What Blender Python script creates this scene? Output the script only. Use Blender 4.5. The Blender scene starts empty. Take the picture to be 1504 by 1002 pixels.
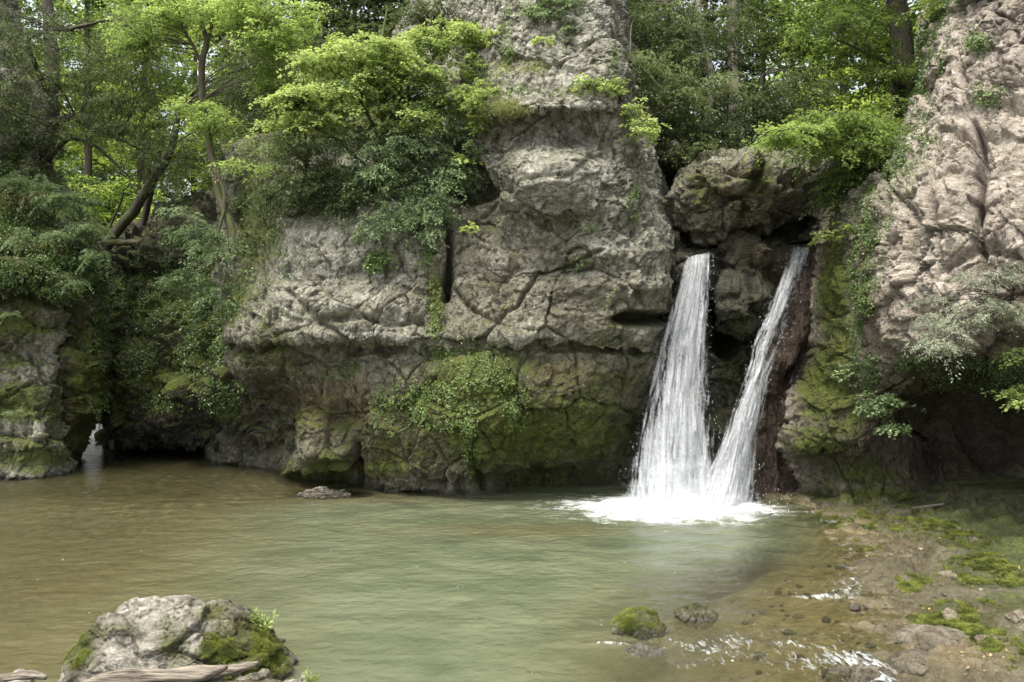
import bpy, math
import numpy as np
from mathutils import Vector

# ------------------------------------------------------------------ camera, sky, sun, exposure
FPX, CX, CY, CAMZ = 1170.0, 752.0, 501.0, 4.0
scene = bpy.context.scene
cam_d = bpy.data.cameras.new('camera'); cam = bpy.data.objects.new('camera', cam_d)
scene.collection.objects.link(cam); scene.camera = cam
cam.location = (0, 0, CAMZ); cam.rotation_euler = (math.radians(90), 0, 0)
cam_d.sensor_width = 36; cam_d.lens = 36 * FPX / 1504; cam_d.clip_start = 0.1; cam_d.clip_end = 1000

SUN_EL, SUN_AZ = math.radians(66), math.radians(218)     # azimuth from +Y clockwise: behind the camera, to its left
world = bpy.data.worlds.new('World'); scene.world = world; world.use_nodes = True
wn = world.node_tree; wn.nodes.clear()
sky = wn.nodes.new('ShaderNodeTexSky'); sky.sky_type = 'NISHITA'; sky.sun_disc = False
sky.sun_elevation = SUN_EL; sky.sun_rotation = SUN_AZ; sky.air_density = 1.0; sky.dust_density = 4.0; sky.ozone_density = 0.6
bg = wn.nodes.new('ShaderNodeBackground'); bg.inputs[1].default_value = 0.15
wo = wn.nodes.new('ShaderNodeOutputWorld')
veil = wn.nodes.new('ShaderNodeHueSaturation'); veil.inputs['Saturation'].default_value = .35; veil.inputs['Value'].default_value = 1.25   # thin white cloud
wn.links.new(sky.outputs[0], veil.inputs['Color']); wn.links.new(veil.outputs[0], bg.inputs[0]); wn.links.new(bg.outputs[0], wo.inputs[0])
sun_d = bpy.data.lights.new('sun', 'SUN'); sun = bpy.data.objects.new('sun', sun_d); scene.collection.objects.link(sun)
sun_d.energy = 2.2; sun_d.angle = math.radians(18); sun_d.color = (1.0, 0.95, 0.86)
sdir = Vector((math.sin(SUN_AZ) * math.cos(SUN_EL), math.cos(SUN_AZ) * math.cos(SUN_EL), math.sin(SUN_EL)))
sun.rotation_euler = sdir.to_track_quat('Z', 'Y').to_euler(); sun.location = (0, 0, 40)
scene.view_settings.view_transform = 'Standard'; scene.view_settings.look = 'None'
scene.view_settings.gamma = 1; scene.view_settings.exposure = 1.3
scene.render.engine = 'CYCLES'
cy = scene.cycles
cy.max_bounces = 8; cy.diffuse_bounces = 4; cy.glossy_bounces = 3; cy.transmission_bounces = 4; cy.transparent_max_bounces = 24
cy.use_denoising = True

# ------------------------------------------------------------------ noise
_r0 = np.random.RandomState(11)
PERM = _r0.permutation(256).astype(np.int64); PERM = np.concatenate([PERM, PERM])
GR = _r0.normal(size=(256, 3)); GR /= np.linalg.norm(GR, axis=1)[:, None]
RND = _r0.rand(256, 4)

def _h(i, j, k):
    return PERM[(PERM[(PERM[i & 255] + j) & 255] + k) & 255]

def perlin(P, s=1.0, off=0.0):
    P = np.asarray(P, float) * s + off
    I = np.floor(P).astype(np.int64); F = P - I
    U = F * F * F * (F * (F * 6 - 15) + 10)
    r = 0
    for dx in (0, 1):
        wx = U[:, 0] if dx else 1 - U[:, 0]
        for dy in (0, 1):
            wy = U[:, 1] if dy else 1 - U[:, 1]
            for dz in (0, 1):
                wz = U[:, 2] if dz else 1 - U[:, 2]
                g = GR[_h(I[:, 0] + dx, I[:, 1] + dy, I[:, 2] + dz)]
                r = r + wx * wy * wz * (g[:, 0] * (F[:, 0] - dx) + g[:, 1] * (F[:, 1] - dy) + g[:, 2] * (F[:, 2] - dz))
    return r * 1.5

def fbm(P, s=1.0, oc=4, off=0.0, gain=0.5):
    r = 0; a = 1; t = 0
    for o in range(oc):
        r = r + a * perlin(P, s, off + 13.7 * o); t += a; a *= gain; s *= 2.03
    return r / t

def ridged(P, s=1.0, oc=3, off=0.0):
    r = 0; a = 1; t = 0
    for o in range(oc):
        r = r + a * (1 - 2 * np.abs(perlin(P, s, off + 7.3 * o))); t += a; a *= .5; s *= 2.1
    return r / t

def worley(P, s=1.0, off=0.0, facet=False):
    P = np.asarray(P, float) * s + off
    I = np.floor(P).astype(np.int64); F = P - I
    f1 = np.full(len(P), 9.0); f2 = np.full(len(P), 9.0); idr = np.zeros(len(P)); fac = np.zeros(len(P))
    for dx in (-1, 0, 1):
        for dy in (-1, 0, 1):
            for dz in (-1, 0, 1):
                h = _h(I[:, 0] + dx, I[:, 1] + dy, I[:, 2] + dz); q = RND[h]
                ax = F[:, 0] - dx - q[:, 0]; ay = F[:, 1] - dy - q[:, 1]; az = F[:, 2] - dz - q[:, 2]
                d = np.sqrt(ax * ax + ay * ay + az * az); m = d < f1
                if facet: g = GR[h]; fac = np.where(m, g[:, 0] * ax + g[:, 1] * ay + g[:, 2] * az, fac)
                f2 = np.where(m, f1, np.minimum(f2, d)); idr = np.where(m, q[:, 3], idr); f1 = np.where(m, d, f1)
    return (f1, f2, idr, fac) if facet else (f1, f2, idr)

def sst(a, b, x):
    t = np.clip((x - a) / (b - a), 0, 1); return t * t * (3 - 2 * t)

# ------------------------------------------------------------------ helpers
def PT(px, py, Y):
    return ((px - CX) / FPX * Y, Y, CAMZ - (py - CY) / FPX * Y)

def proj(V):
    return CX + V[:, 0] / V[:, 1] * FPX, CY - (V[:, 2] - CAMZ) / V[:, 1] * FPX

def mesh(name, V, Q, mats, parent=None, attrs=None, smooth=True, loc=None, fmat=None):
    V = np.asarray(V, np.float32).reshape(-1, 3); Q = np.asarray(Q, np.int32)
    if loc is not None: V = V - np.asarray(loc, np.float32)
    me = bpy.data.meshes.new(name); k = Q.shape[1]; n = len(Q)
    me.vertices.add(len(V)); me.vertices.foreach_set('co', V.ravel())
    me.loops.add(n * k); me.loops.foreach_set('vertex_index', Q.ravel())
    me.polygons.add(n); me.polygons.foreach_set('loop_start', np.arange(0, n * k, k, dtype=np.int32))
    if smooth: me.polygons.foreach_set('use_smooth', np.ones(n, bool))
    for m in (mats if isinstance(mats, (list, tuple)) else [mats]): me.materials.append(m)
    if fmat is not None: me.polygons.foreach_set('material_index', np.asarray(fmat, np.int32))
    for a, v in (attrs or {}).items():
        at = me.attributes.new(a, 'FLOAT', 'POINT'); at.data.foreach_set('value', np.asarray(v, np.float32))
    me.update(calc_edges=True)
    o = bpy.data.objects.new(name, me); scene.collection.objects.link(o)
    if loc is not None: o.location = loc
    if parent is not None:
        o.parent = parent
        if loc is not None: o.location = Vector(loc) - parent.location
        else:
            me.vertices.foreach_set('co', (V - np.array(parent.location, np.float32)).ravel()); me.update()
    return o

def tag(o, label=None, cat=None, group=None, kind=None):
    if label: o['label'] = label
    if cat: o['category'] = cat
    if group: o['group'] = group
    if kind: o['kind'] = kind
    return o

def thing(name, label, cat, loc, group=None):
    o = bpy.data.objects.new(name, None); scene.collection.objects.link(o); o.location = loc
    o.empty_display_size = 0.3
    return tag(o, label, cat, group)

def grid_quads(nu, nv):
    i = np.arange(nu * nv).reshape(nu, nv)
    return np.stack([i[:-1, :-1], i[:-1, 1:], i[1:, 1:], i[1:, :-1]], -1).reshape(-1, 4)

def cr_interp(A, n, w=None):
    """Catmull-Rom along axis 0 of A (k,...) at n samples, spaced by segment length w."""
    k = len(A)
    seg = np.ones(k - 1) if w is None else np.maximum(w, 1e-3)
    cum = np.concatenate([[0], np.cumsum(seg)]); t = np.linspace(0, cum[-1], n)
    i = np.clip(np.searchsorted(cum, t, side='right') - 1, 0, k - 2); f = (t - cum[i]) / seg[i]
    f = f.reshape((-1,) + (1,) * (A.ndim - 1))
    p0 = A[np.maximum(i - 1, 0)]; p1 = A[i]; p2 = A[i + 1]; p3 = A[np.minimum(i + 2, k - 1)]
    return _hermite(p0, p1, p2, p3, f)

def _hermite(p0, p1, p2, p3, f):
    m1 = (p2 - p0) * 0.42; m2 = (p3 - p1) * 0.42
    f2 = f * f; f3 = f2 * f
    return (2 * f3 - 3 * f2 + 1) * p1 + (f3 - 2 * f2 + f) * m1 + (-2 * f3 + 3 * f2) * p2 + (f3 - f2) * m2

def loft(rows, step):
    """rows: control rows of (px, Y[, py]) with the row's py; returns grid (nv, nu, 3)"""
    A = []
    for py, pts in rows:
        A.append([PT(p[0], p[2] if len(p) > 2 else py, p[1]) for p in pts])
    A = np.array(A, float)
    wr = np.linalg.norm(np.diff(A, axis=0), axis=2).mean(1); wc = np.linalg.norm(np.diff(A, axis=1), axis=2).mean(0)
    nv = int(wr.sum() / step) + 2; nu = int(wc.sum() / step) + 2
    B = cr_interp(A, nv, wr)
    C = cr_interp(np.swapaxes(B, 0, 1), nu, wc)
    return np.swapaxes(C, 0, 1)

def grid_normals(G):
    du = np.gradient(G, axis=1); dv = np.gradient(G, axis=0)
    N = np.cross(du, dv); N /= np.linalg.norm(N, axis=2)[..., None] + 1e-9
    return N

def smooth_n(N, it):
    for _ in range(it):
        M = N.copy()
        M[1:-1] += N[:-2] + N[2:]; M[:, 1:-1] += N[:, :-2] + N[:, 2:]
        N = M / (np.linalg.norm(M, axis=2)[..., None] + 1e-9)
    return N

def rock_disp(P, big=1.0, blk=1.0, small=1.0, strata=1.0, off=0.0, bscale=1.0, tall=1.0):
    W = P + 0.16 * np.stack([perlin(P, 1.1, 3 + off), perlin(P, 1.1, 31 + off), perlin(P, 1.1, 57 + off)], 1)
    d = 0.55 * big * fbm(P, .38, 3, off)
    A = W * np.array([.75, .75, 1.0 * tall]) * bscale
    f1, f2, i1, fc = worley(A, 1.0, off, True); e = f2 - f1
    d = d + blk * (0.26 * (i1 - .5) * sst(0, .10, e) + .30 * fc / bscale - 0.10 * (1 - sst(0, .05, e)))
    f1, f2, i2, fc = worley(W * np.array([1, 1, 1.35 * tall]) * bscale, 2.5, off + 5, True); e = f2 - f1
    d = d + blk * (0.10 * (i2 - .5) * sst(0, .10, e) + .13 * fc / bscale - 0.035 * (1 - sst(0, .07, e)))
    f1, f2, i3, fc = worley(W, 6.5, off + 9, True)
    d = d + small * (0.035 * (0.6 - f1) + .05 * fc + .02 * (i3 - .5))
    d = d + small * (0.055 * ridged(W * np.array([1, 1, tall]), 1.7, 3, off + 2) + 0.05 * fbm(P, 5.5, 4, off + 4, .6))
    zz = P[:, 2] * 1.1 + 0.9 * fbm(P, .35, 2, off + 8); fr = zz - np.floor(zz)
    d = d + strata * 0.16 * (sst(0, .85, fr) - sst(.88, 1, fr) - .4)
    return d

def paint(V, spots):
    """patches of growth, stains or painted-in shade on the rock, given by centre, radii and strength"""
    x, y = proj(V); r = np.zeros(len(V))
    for s in spots:
        px, py, rx, ry, a = s[:5]
        r = np.maximum(r, a * np.exp(-(((x - px) / rx) ** 2 + ((y - py) / ry) ** 2)))
    return r

# ------------------------------------------------------------------ materials
def newmat(name):
    m = bpy.data.materials.new(name); m.use_nodes = True; nt = m.node_tree
    return m, nt, nt.nodes['Principled BSDF'], nt.nodes['Material Output']

class NB:
    def __init__(s, nt): s.nt = nt
    def n(s, t, **k):
        q = s.nt.nodes.new(t)
        for a, v in k.items(): setattr(q, a, v)
        return q
    def l(s, a, b): s.nt.links.new(a, b)
    def attr(s, name):
        return s.n('ShaderNodeAttribute', attribute_name=name).outputs['Fac']
    def noise(s, vec, scale, detail=5, rough=.55, dist=0.0):
        q = s.n('ShaderNodeTexNoise'); q.inputs['Scale'].default_value = scale; q.inputs['Detail'].default_value = detail
        q.inputs['Roughness'].default_value = rough; q.inputs['Distortion'].default_value = dist; s.l(vec, q.inputs['Vector']); return q.outputs['Fac']
    def ramp(s, f, stops):
        q = s.n('ShaderNodeValToRGB'); s.l(f, q.inputs[0]); e = q.color_ramp.elements
        while len(e) < len(stops): e.new(.5)
        for a, (p, c) in zip(e, stops):
            a.position = p; a.color = tuple(c) + (1,) if len(c) == 3 else c
        return q.outputs[0]
    def mr(s, f, a, b, c=0.0, d=1.0):
        q = s.n('ShaderNodeMapRange'); s.l(f, q.inputs[0])
        for i, v in zip((1, 2, 3, 4), (a, b, c, d)): q.inputs[i].default_value = v
        return q.outputs[0]
    def mix(s, f, a, b):
        q = s.n('ShaderNodeMix', data_type='RGBA'); q.clamp_factor = True
        s.val(f, q.inputs[0]); s.val(a, q.inputs[6]); s.val(b, q.inputs[7]); return q.outputs[2]
    def val(s, v, inp):
        if isinstance(v, (int, float)): inp.default_value = v
        elif isinstance(v, tuple): inp.default_value = v + (1,) if len(v) == 3 else v
        else: s.l(v, inp)
    def math(s, op, a, b=0.0, c=0.0):
        q = s.n('ShaderNodeMath', operation=op); s.val(a, q.inputs[0]); s.val(b, q.inputs[1]); s.val(c, q.inputs[2]); return q.outputs[0]
    def mapping(s, vec, sc):
        q = s.n('ShaderNodeMapping'); q.inputs['Scale'].default_value = sc; s.l(vec, q.inputs[0]); return q.outputs[0]
    def bump(s, h, dist, strength=1.0, prev=None):
        q = s.n('ShaderNodeBump'); q.inputs['Distance'].default_value = dist; q.inputs['Strength'].default_value = strength
        s.l(h, q.inputs['Height'])
        if prev is not None: s.l(prev, q.inputs['Normal'])
        return q.outputs[0]

def rock_material(name, light, mid, dark, brown, mossA=(.048, .060, .009), mossB=(.125, .155, .022), wetbase=0.0):
    m, nt, bs, out = newmat(name); b = NB(nt)
    g = b.n('ShaderNodeNewGeometry'); pos = g.outputs['Position']
    n1 = b.noise(pos, 1.1, 6, .6); n2 = b.noise(pos, 5.5, 8, .68, .6); n3 = b.noise(pos, 24, 6, .7)
    st = b.noise(b.mapping(pos, (5, 5, .7)), 1.0, 6, .65)
    n4 = b.noise(pos, 2.3, 7, .62, .8)
    base = b.ramp(b.math('ADD', b.math('MULTIPLY', n2, .6), b.math('MULTIPLY', n4, .4)), [(.38, dark), (.47, mid), (.55, light), (.64, tuple(min(1, c * 1.35) for c in light))])
    base = b.mix(b.mr(n1, .42, .6, 0, .35), base, mid)
    base = b.mix(b.mr(st, .50, .70, 0, .55), base, dark)                       # drip stains
    base = b.mix(b.mr(n3, .58, .75, 0, .75), base, tuple(c * .45 for c in dark))  # pits and lichen
    br = b.attr('brown')
    brf = b.math('MULTIPLY', br, b.mr(n1, .25, .6, .72, 1.0))
    bro = b.ramp(n2, [(.3, tuple(c * .5 for c in brown)), (.5, brown), (.68, tuple(c * 1.9 for c in brown))])
    base = b.mix(brf, base, bro)
    dk = b.attr('stain_shade'); base = b.mix(b.math('MULTIPLY', dk, b.mr(n2, .3, .6, 1.0, .6)), base, tuple(c * .22 for c in dark))  # dark stains, plus shade painted into caves, recesses and overhangs
    ms = b.attr('moss')
    mn = b.math('ADD', b.math('MULTIPLY', b.math('SUBTRACT', n2, .5), 1.6), b.math('MULTIPLY', b.math('SUBTRACT', n3, .5), .9))
    mf = b.mr(b.math('ADD', ms, mn), .34, .74, 0, .92)
    mcol = b.mix(b.mr(b.noise(pos, 3.1, 5, .6), .35, .65), mossA, mossB)
    mcol = b.mix(b.mr(b.noise(pos, 60, 3, .6), .4, .7, 0, .6), mcol, tuple(c * .5 for c in mossA))
    base = b.mix(mf, base, mcol)
    wt = b.attr('wet'); base = b.mix(b.math('MULTIPLY', wt, .55), base, (.012, .012, .008))
    b.l(base, bs.inputs['Base Color'])
    b.l(b.mr(wt, 0, 1, .88, .32), bs.inputs['Roughness']); bs.inputs['Specular IOR Level'].default_value = .3
    h1 = b.noise(pos, 9, 10, .72); v = b.n('ShaderNodeTexVoronoi', feature='F1'); v.inputs['Scale'].default_value = 16
    b.l(b.mapping(pos, (1, 1, 1.3)), v.inputs[0])
    bp = b.bump(h1, .20, 1.0); bp = b.bump(v.outputs['Distance'], .05, .8, bp); bp = b.bump(b.noise(pos, 60, 4, .7), .02, .9, bp)
    b.l(bp, bs.inputs['Normal'])
    return m

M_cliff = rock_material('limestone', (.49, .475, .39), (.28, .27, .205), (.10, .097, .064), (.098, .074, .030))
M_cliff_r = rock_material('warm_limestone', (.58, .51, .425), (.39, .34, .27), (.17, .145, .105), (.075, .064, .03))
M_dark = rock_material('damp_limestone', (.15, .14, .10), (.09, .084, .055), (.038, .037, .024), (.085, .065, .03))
M_boulder = rock_material('weathered_boulder', (.52, .49, .41), (.27, .25, .195), (.08, .075, .05), (.12, .09, .06), (.05, .055, .01), (.13, .135, .03))
M_shore = rock_material('brown_wet_stone', (.34, .30, .22), (.20, .17, .115), (.075, .062, .04), (.10, .07, .04))
M_wet = rock_material('wet_red_rock', (.15, .105, .08), (.085, .058, .042), (.035, .025, .018), (.08, .045, .028))

def bed_material():
    m, nt, bs, out = newmat('gorge_floor'); b = NB(nt)
    g = b.n('ShaderNodeNewGeometry'); pos = g.outputs['Position']
    n1 = b.noise(pos, .9, 6, .6); n2 = b.noise(pos, 4, 8, .65, .5); n3 = b.noise(pos, 22, 6, .7)
    fl = b.noise(b.mapping(pos, (1.2, 4, 4)), 1.5, 6, .6, .8)
    base = b.ramp(n2, [(.34, (.035, .031, .016)), (.46, (.11, .10, .058)), (.57, (.215, .195, .125)), (.68, (.38, .355, .25))])
    base = b.mix(b.mr(fl, .45, .65, 0, .6), base, (.185, .16, .095))
    base = b.mix(b.mr(n3, .55, .72, 0, .7), base, (.05, .04, .025))
    ms = b.attr('moss')
    mn = b.math('ADD', b.math('MULTIPLY', b.math('SUBTRACT', n2, .5), 1.6), b.math('MULTIPLY', b.math('SUBTRACT', n3, .5), .7))
    mf = b.mr(b.math('ADD', ms, mn), .38, .66, 0, .95)
    mcol = b.mix(b.mr(b.noise(pos, 3.1, 5, .6), .35, .65), (.045, .062, .011), (.13, .155, .028))
    mcol = b.mix(b.mr(b.noise(pos, 17, 6, .7), .42, .62, 0, .85), mcol, (.026, .032, .007))
    mcol = b.mix(b.mr(b.noise(pos, 60, 3, .6), .4, .7, 0, .6), mcol, (.02, .03, .006))
    base = b.mix(mf, base, mcol)
    wt = b.attr('wet'); base = b.mix(b.math('MULTIPLY', wt, .6), base, (.07, .058, .028))
    base = b.mix(b.math('MULTIPLY', b.attr('gold'), b.mr(n2, .3, .65, .35, .95)), base, (.27, .21, .115))
    b.l(base, bs.inputs['Base Color']); b.l(b.mr(wt, 0, 1, .85, .18), bs.inputs['Roughness'])
    v = b.n('ShaderNodeTexVoronoi', feature='F1'); v.inputs['Scale'].default_value = 9; b.l(pos, v.inputs[0])
    bp = b.bump(b.noise(pos, 7, 9, .7), .14, 1.0); bp = b.bump(v.outputs['Distance'], .02, .4, bp); bp = b.bump(b.noise(pos, 70, 4, .7), .01, .8, bp)
    b.l(bp, bs.inputs['Normal']); return m
M_bed = bed_material()

def simple_ground():
    m, nt, bs, out = newmat('forest_floor'); b = NB(nt)
    g = b.n('ShaderNodeNewGeometry'); pos = g.outputs['Position']
    c = b.ramp(b.noise(pos, 1.3, 8, .65), [(.35, (.03, .022, .012)), (.5, (.045, .05, .015)), (.65, (.07, .09, .02))])
    b.l(c, bs.inputs['Base Color']); bs.inputs['Roughness'].default_value = 1
    b.l(b.bump(b.noise(pos, 5, 8, .7), .2), bs.inputs['Normal']); return m
M_floor = simple_ground()

def leaf_material(name, a, c, d, trans=.42, rough=.55):
    """a dark, c mid, d bright leaf colour by the leaf's own tint"""
    m, nt, bs, out = newmat(name); b = NB(nt)
    col = b.ramp(b.attr('tint'), [(.1, a), (.5, c), (.9, d)])
    b.l(col, bs.inputs['Base Color']); bs.inputs['Roughness'].default_value = rough; bs.inputs['Specular IOR Level'].default_value = .35
    tr = b.n('ShaderNodeBsdfTranslucent')
    hs = b.n('ShaderNodeHueSaturation'); hs.inputs['Value'].default_value = 1.5; hs.inputs['Saturation'].default_value = 1.05; hs.inputs['Hue'].default_value = .49
    b.l(col, hs.inputs['Color']); b.l(hs.outputs[0], tr.inputs[0])
    mx = b.n('ShaderNodeMixShader'); mx.inputs[0].default_value = trans
    b.l(bs.outputs[0], mx.inputs[1]); b.l(tr.outputs[0], mx.inputs[2]); b.l(mx.outputs[0], out.inputs[0]); return m
L_maple = leaf_material('maple_leaf', (.06, .095, .026), (.145, .205, .055), (.33, .41, .13), .42)
L_beech = leaf_material('beech_leaf', (.06, .09, .022), (.13, .19, .045), (.26, .345, .10), .55)
L_yew = leaf_material('yew_leaf', (.035, .052, .016), (.085, .115, .038), (.19, .235, .095), .35)
L_wood = leaf_material('woodland_leaf', (.07, .115, .022), (.155, .225, .045), (.29, .38, .09), .6)
L_fern = leaf_material('fern_leaf', (.045, .075, .028), (.105, .155, .062), (.22, .29, .14), .35)
L_ivy = leaf_material('ivy_leaf', (.035, .06, .018), (.08, .125, .035), (.17, .24, .07), .25, .4)
L_grey = leaf_material('pale_shrub_leaf', (.10, .12, .075), (.20, .23, .15), (.34, .36, .26), .35)
L_dry = leaf_material('dry_grass_blade', (.11, .07, .035), (.16, .15, .06), (.24, .28, .09), .4)
L_moss = leaf_material('moss_tuft', (.06, .075, .014), (.135, .16, .03), (.25, .29, .06), .35)

def bark(name, a, c, mossy=.3, sc=(9, 9, 1.6)):
    m, nt, bs, out = newmat(name); b = NB(nt)
    g = b.n('ShaderNodeNewGeometry'); pos = g.outputs['Position']
    n = b.noise(b.mapping(pos, sc), 1.6, 8, .65)
    col = b.ramp(n, [(.35, a), (.65, c)])
    col = b.mix(b.mr(b.noise(pos, 1.6, 5, .6), .62 - mossy * .3, .75 - mossy * .3, 0, .85 if mossy > 0 else 0), col, (.06, .075, .015))
    b.l(col, bs.inputs['Base Color']); bs.inputs['Roughness'].default_value = .9
    b.l(b.bump(n, .05, .9), bs.inputs['Normal']); return m
B_dark = bark('dark_bark', (.022, .018, .013), (.065, .052, .038), .4)
B_grey = bark('grey_bark', (.10, .085, .065), (.26, .23, .19), .15)
B_moss = bark('mossy_bark', (.05, .04, .025), (.12, .10, .06), .8)
B_brown = bark('brown_bark', (.03, .024, .015), (.085, .068, .042), .5)
B_drift = bark('driftwood_grain', (.045, .036, .025), (.30, .26, .195), 0.0, (1.2, 22, 22))

# ------------------------------------------------------------------ gorge floor (riverbed and banks in one sheet)
SHORE = np.array([(5.2, 4.0), (4.6, 8.0), (4.3, 9.3), (4.75, 10.4), (5.3, 11.6), (5.75, 13.2), (6.5, 15.2), (6.95, 17), (7.1, 18.6), (6.7, 20.5), (6.5, 24), (6.5, 40)])
def shore_x(y): return np.interp(y, SHORE[:, 1], SHORE[:, 0])

def floor_h(x, y, detail=True):
    P = np.stack([x, y, np.zeros_like(x)], 1)
    sx = shore_x(y) + .55 * perlin(P, .8, 4) + .22 * perlin(P, 2.6, 5); d = x - sx
    bank = np.where(d > 0, .03 * sst(0, .5, d) + .14 * sst(.5, 2.2, d) + .32 * sst(1.8, 5, d), 0)
    near = sst(17.5, 12, y)
    wdt = 2.0 + 3.8 * near
    deep = 1.5 * np.clip(-d / wdt, 0, 1) ** 1.5 + .01
    z = np.where(d > 0, bank, -deep * 1.0)
    bar = .3 * np.exp(-((x - .1) / 2.4) ** 2 - ((y - 16.9) / .6) ** 2); z = np.where(z < 0, z + bar, z)
    # near bank below the picture's edge
    nb = sst(9.4, 8.4, y + .25 * np.abs(x + 3.2)); z = z + nb * (0.45 - z) * (x < 3) 
    gb = np.exp(-((x + 4.9) / 1.05) ** 2 - ((y - 20.7) / .5) ** 2); z = np.where(gb > .2, np.maximum(z, -.35 + .50 * gb), z)   # gravel bar under the cliff
    # left shallows
    z = np.maximum(z, -1.3 + .75 * sst(-3, -9, x) + .5 * sst(18, 21, y) * sst(-1, -4, x))
    if detail:
        am = np.where(z > -.05, 1.0, .45)
        f1, f2, i1 = worley(P * np.array([1, 1.7, 1]), 1.25, 2.0); e = f2 - f1
        z = z + am * .34 * (i1 - .45) * sst(0, .25, e) * sst(-.8, 1.0, d)
        f1, f2, i2 = worley(P * np.array([1, 1.5, 1]), 4.2, 8.0)
        z = z + am * (.09 * (i2 - .5) * sst(0, .2, f2 - f1) + .09 * fbm(P, 1.6, 4, 3) + .04 * (0.5 - f1))
        z = z + am * .02 * fbm(P, 14, 3, 9)
        h = z + .05 * fbm(P * np.array([.5, 1.3, 1]), 1.1, 3, 17); st = .085; fr = h / st - np.floor(h / st)
        hs = (np.floor(h / st) + sst(.62, .98, fr)) * st + .012 * fr
        z = np.where(x > 3, z + (hs - h) * sst(.1, .8, d) * (y > 9), z)
    return z

def floor_attrs(V, N):
    x, y, z = V[:, 0], V[:, 1], V[:, 2]
    P = np.stack([x, y, 0 * x], 1); d = x - shore_x(y)
    px, py = proj(V)
    spots = [(1450, 840, 70, 22, 1.0), (1405, 905, 60, 22, 1.1), (1480, 890, 60, 22, .6), (1440, 930, 50, 14, .9), (1350, 765, 120, 14, .75), (1480, 790, 110, 18, .8), (1250, 745, 70, 14, .8),
             (1265, 800, 30, 7, .7), (1340, 855, 22, 14, .7), (1250, 988, 30, 8, .5), (1500, 960, 50, 16, .9), (1330, 790, 60, 8, .7)]
    moss = paint(V, spots) + .45 * fbm(P, .9, 4, 6) + .45 * sst(.9, 3, d) * sst(9, 15, y) + .12
    moss = moss * sst(-.02, .10, z)
    wet = np.clip(sst(.16, -.02, z) * sst(-.22, -.03, z) + .95 * sst(2.6, .6, d + 1.0 * fbm(P, 1.2, 3, 8)) * (z > -.05), 0, 1)
    gold = np.clip(.8 * sst(.06, -.08, z) * sst(17.5, 13.5, y) * sst(.5, 2.2, x) + sst(.1, 0, z) * np.exp(-((y - 16.9) / 1.2) ** 2) * .8 + paint(V, [(1410, 960, 90, 30, .9), (1240, 900, 60, 30, .5)]) * .8, 0, 1)
    return dict(moss=moss, wet=wet, gold=gold)

def floor_sheet():
    xs = np.concatenate([np.linspace(-60, -16, 30)[:-1], np.linspace(-16, -9, 50)[:-1], np.linspace(-9, 3, 170)[:-1], np.linspace(3, 11, 210)[:-1], np.linspace(11, 60, 40)])
    ys = np.concatenate([np.linspace(-40, 6, 40)[:-1], np.linspace(6, 14, 200)[:-1], np.linspace(14, 24, 180)[:-1], np.linspace(24, 60, 40)])
    X, Y = np.meshgrid(xs, ys); x = X.ravel(); y = Y.ravel()
    z = floor_h(x, y); V = np.stack([x, y, z], 1)
    Q = grid_quads(len(ys), len(xs))
    tag(mesh('riverbed', V, Q, M_bed, attrs=floor_attrs(V, None)), 'brown rocky riverbed and right bank shelf of the gorge floor', kind='structure')
floor_sheet()

# forest floor above and behind the cliffs
def upland():
    xs = np.concatenate([np.linspace(-200, -45, 20)[:-1], np.linspace(-45, 45, 100)[:-1], np.linspace(45, 200, 20)])
    ys = np.concatenate([np.linspace(24.5, 70, 70)[:-1], np.linspace(70, 320, 40)])
    X, Y = np.meshgrid(xs, ys); x = X.ravel(); y = Y.ravel(); P = np.stack([x, y, 0 * x], 1)
    z = 7.2 + .045 * (y - 25) + .5 * fbm(P, .15, 4) + 2.2 * sst(2, 20, x) + 1.5 * np.exp(-((x + 3) / 5) ** 2)
    z = z + 4.5 * sst(-14, -30, x)
    z = z - 3.2 * sst(32, 27.5, y) * sst(-8.5, -11, x)
    z = np.where(y < 27.5, np.where((x > -9) & (x < 1), z, z - 1.0), z)
    Q = grid_quads(len(ys), len(xs)); Q = Q[~((x[Q] < -7.5) & (y[Q] < 33.5)).any(1)]
    tag(mesh('ground', np.stack([x, y, z], 1), Q, M_floor), 'forest floor above the gorge', kind='structure')
    return lambda a, b: float(7.2 + .045 * (b - 25) + 2.2 * sst(2, 20, a) + 1.5 * math.exp(-((a + 3) / 5) ** 2) + 4.5 * sst(-14, -30, a))
upz = upland()

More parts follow.
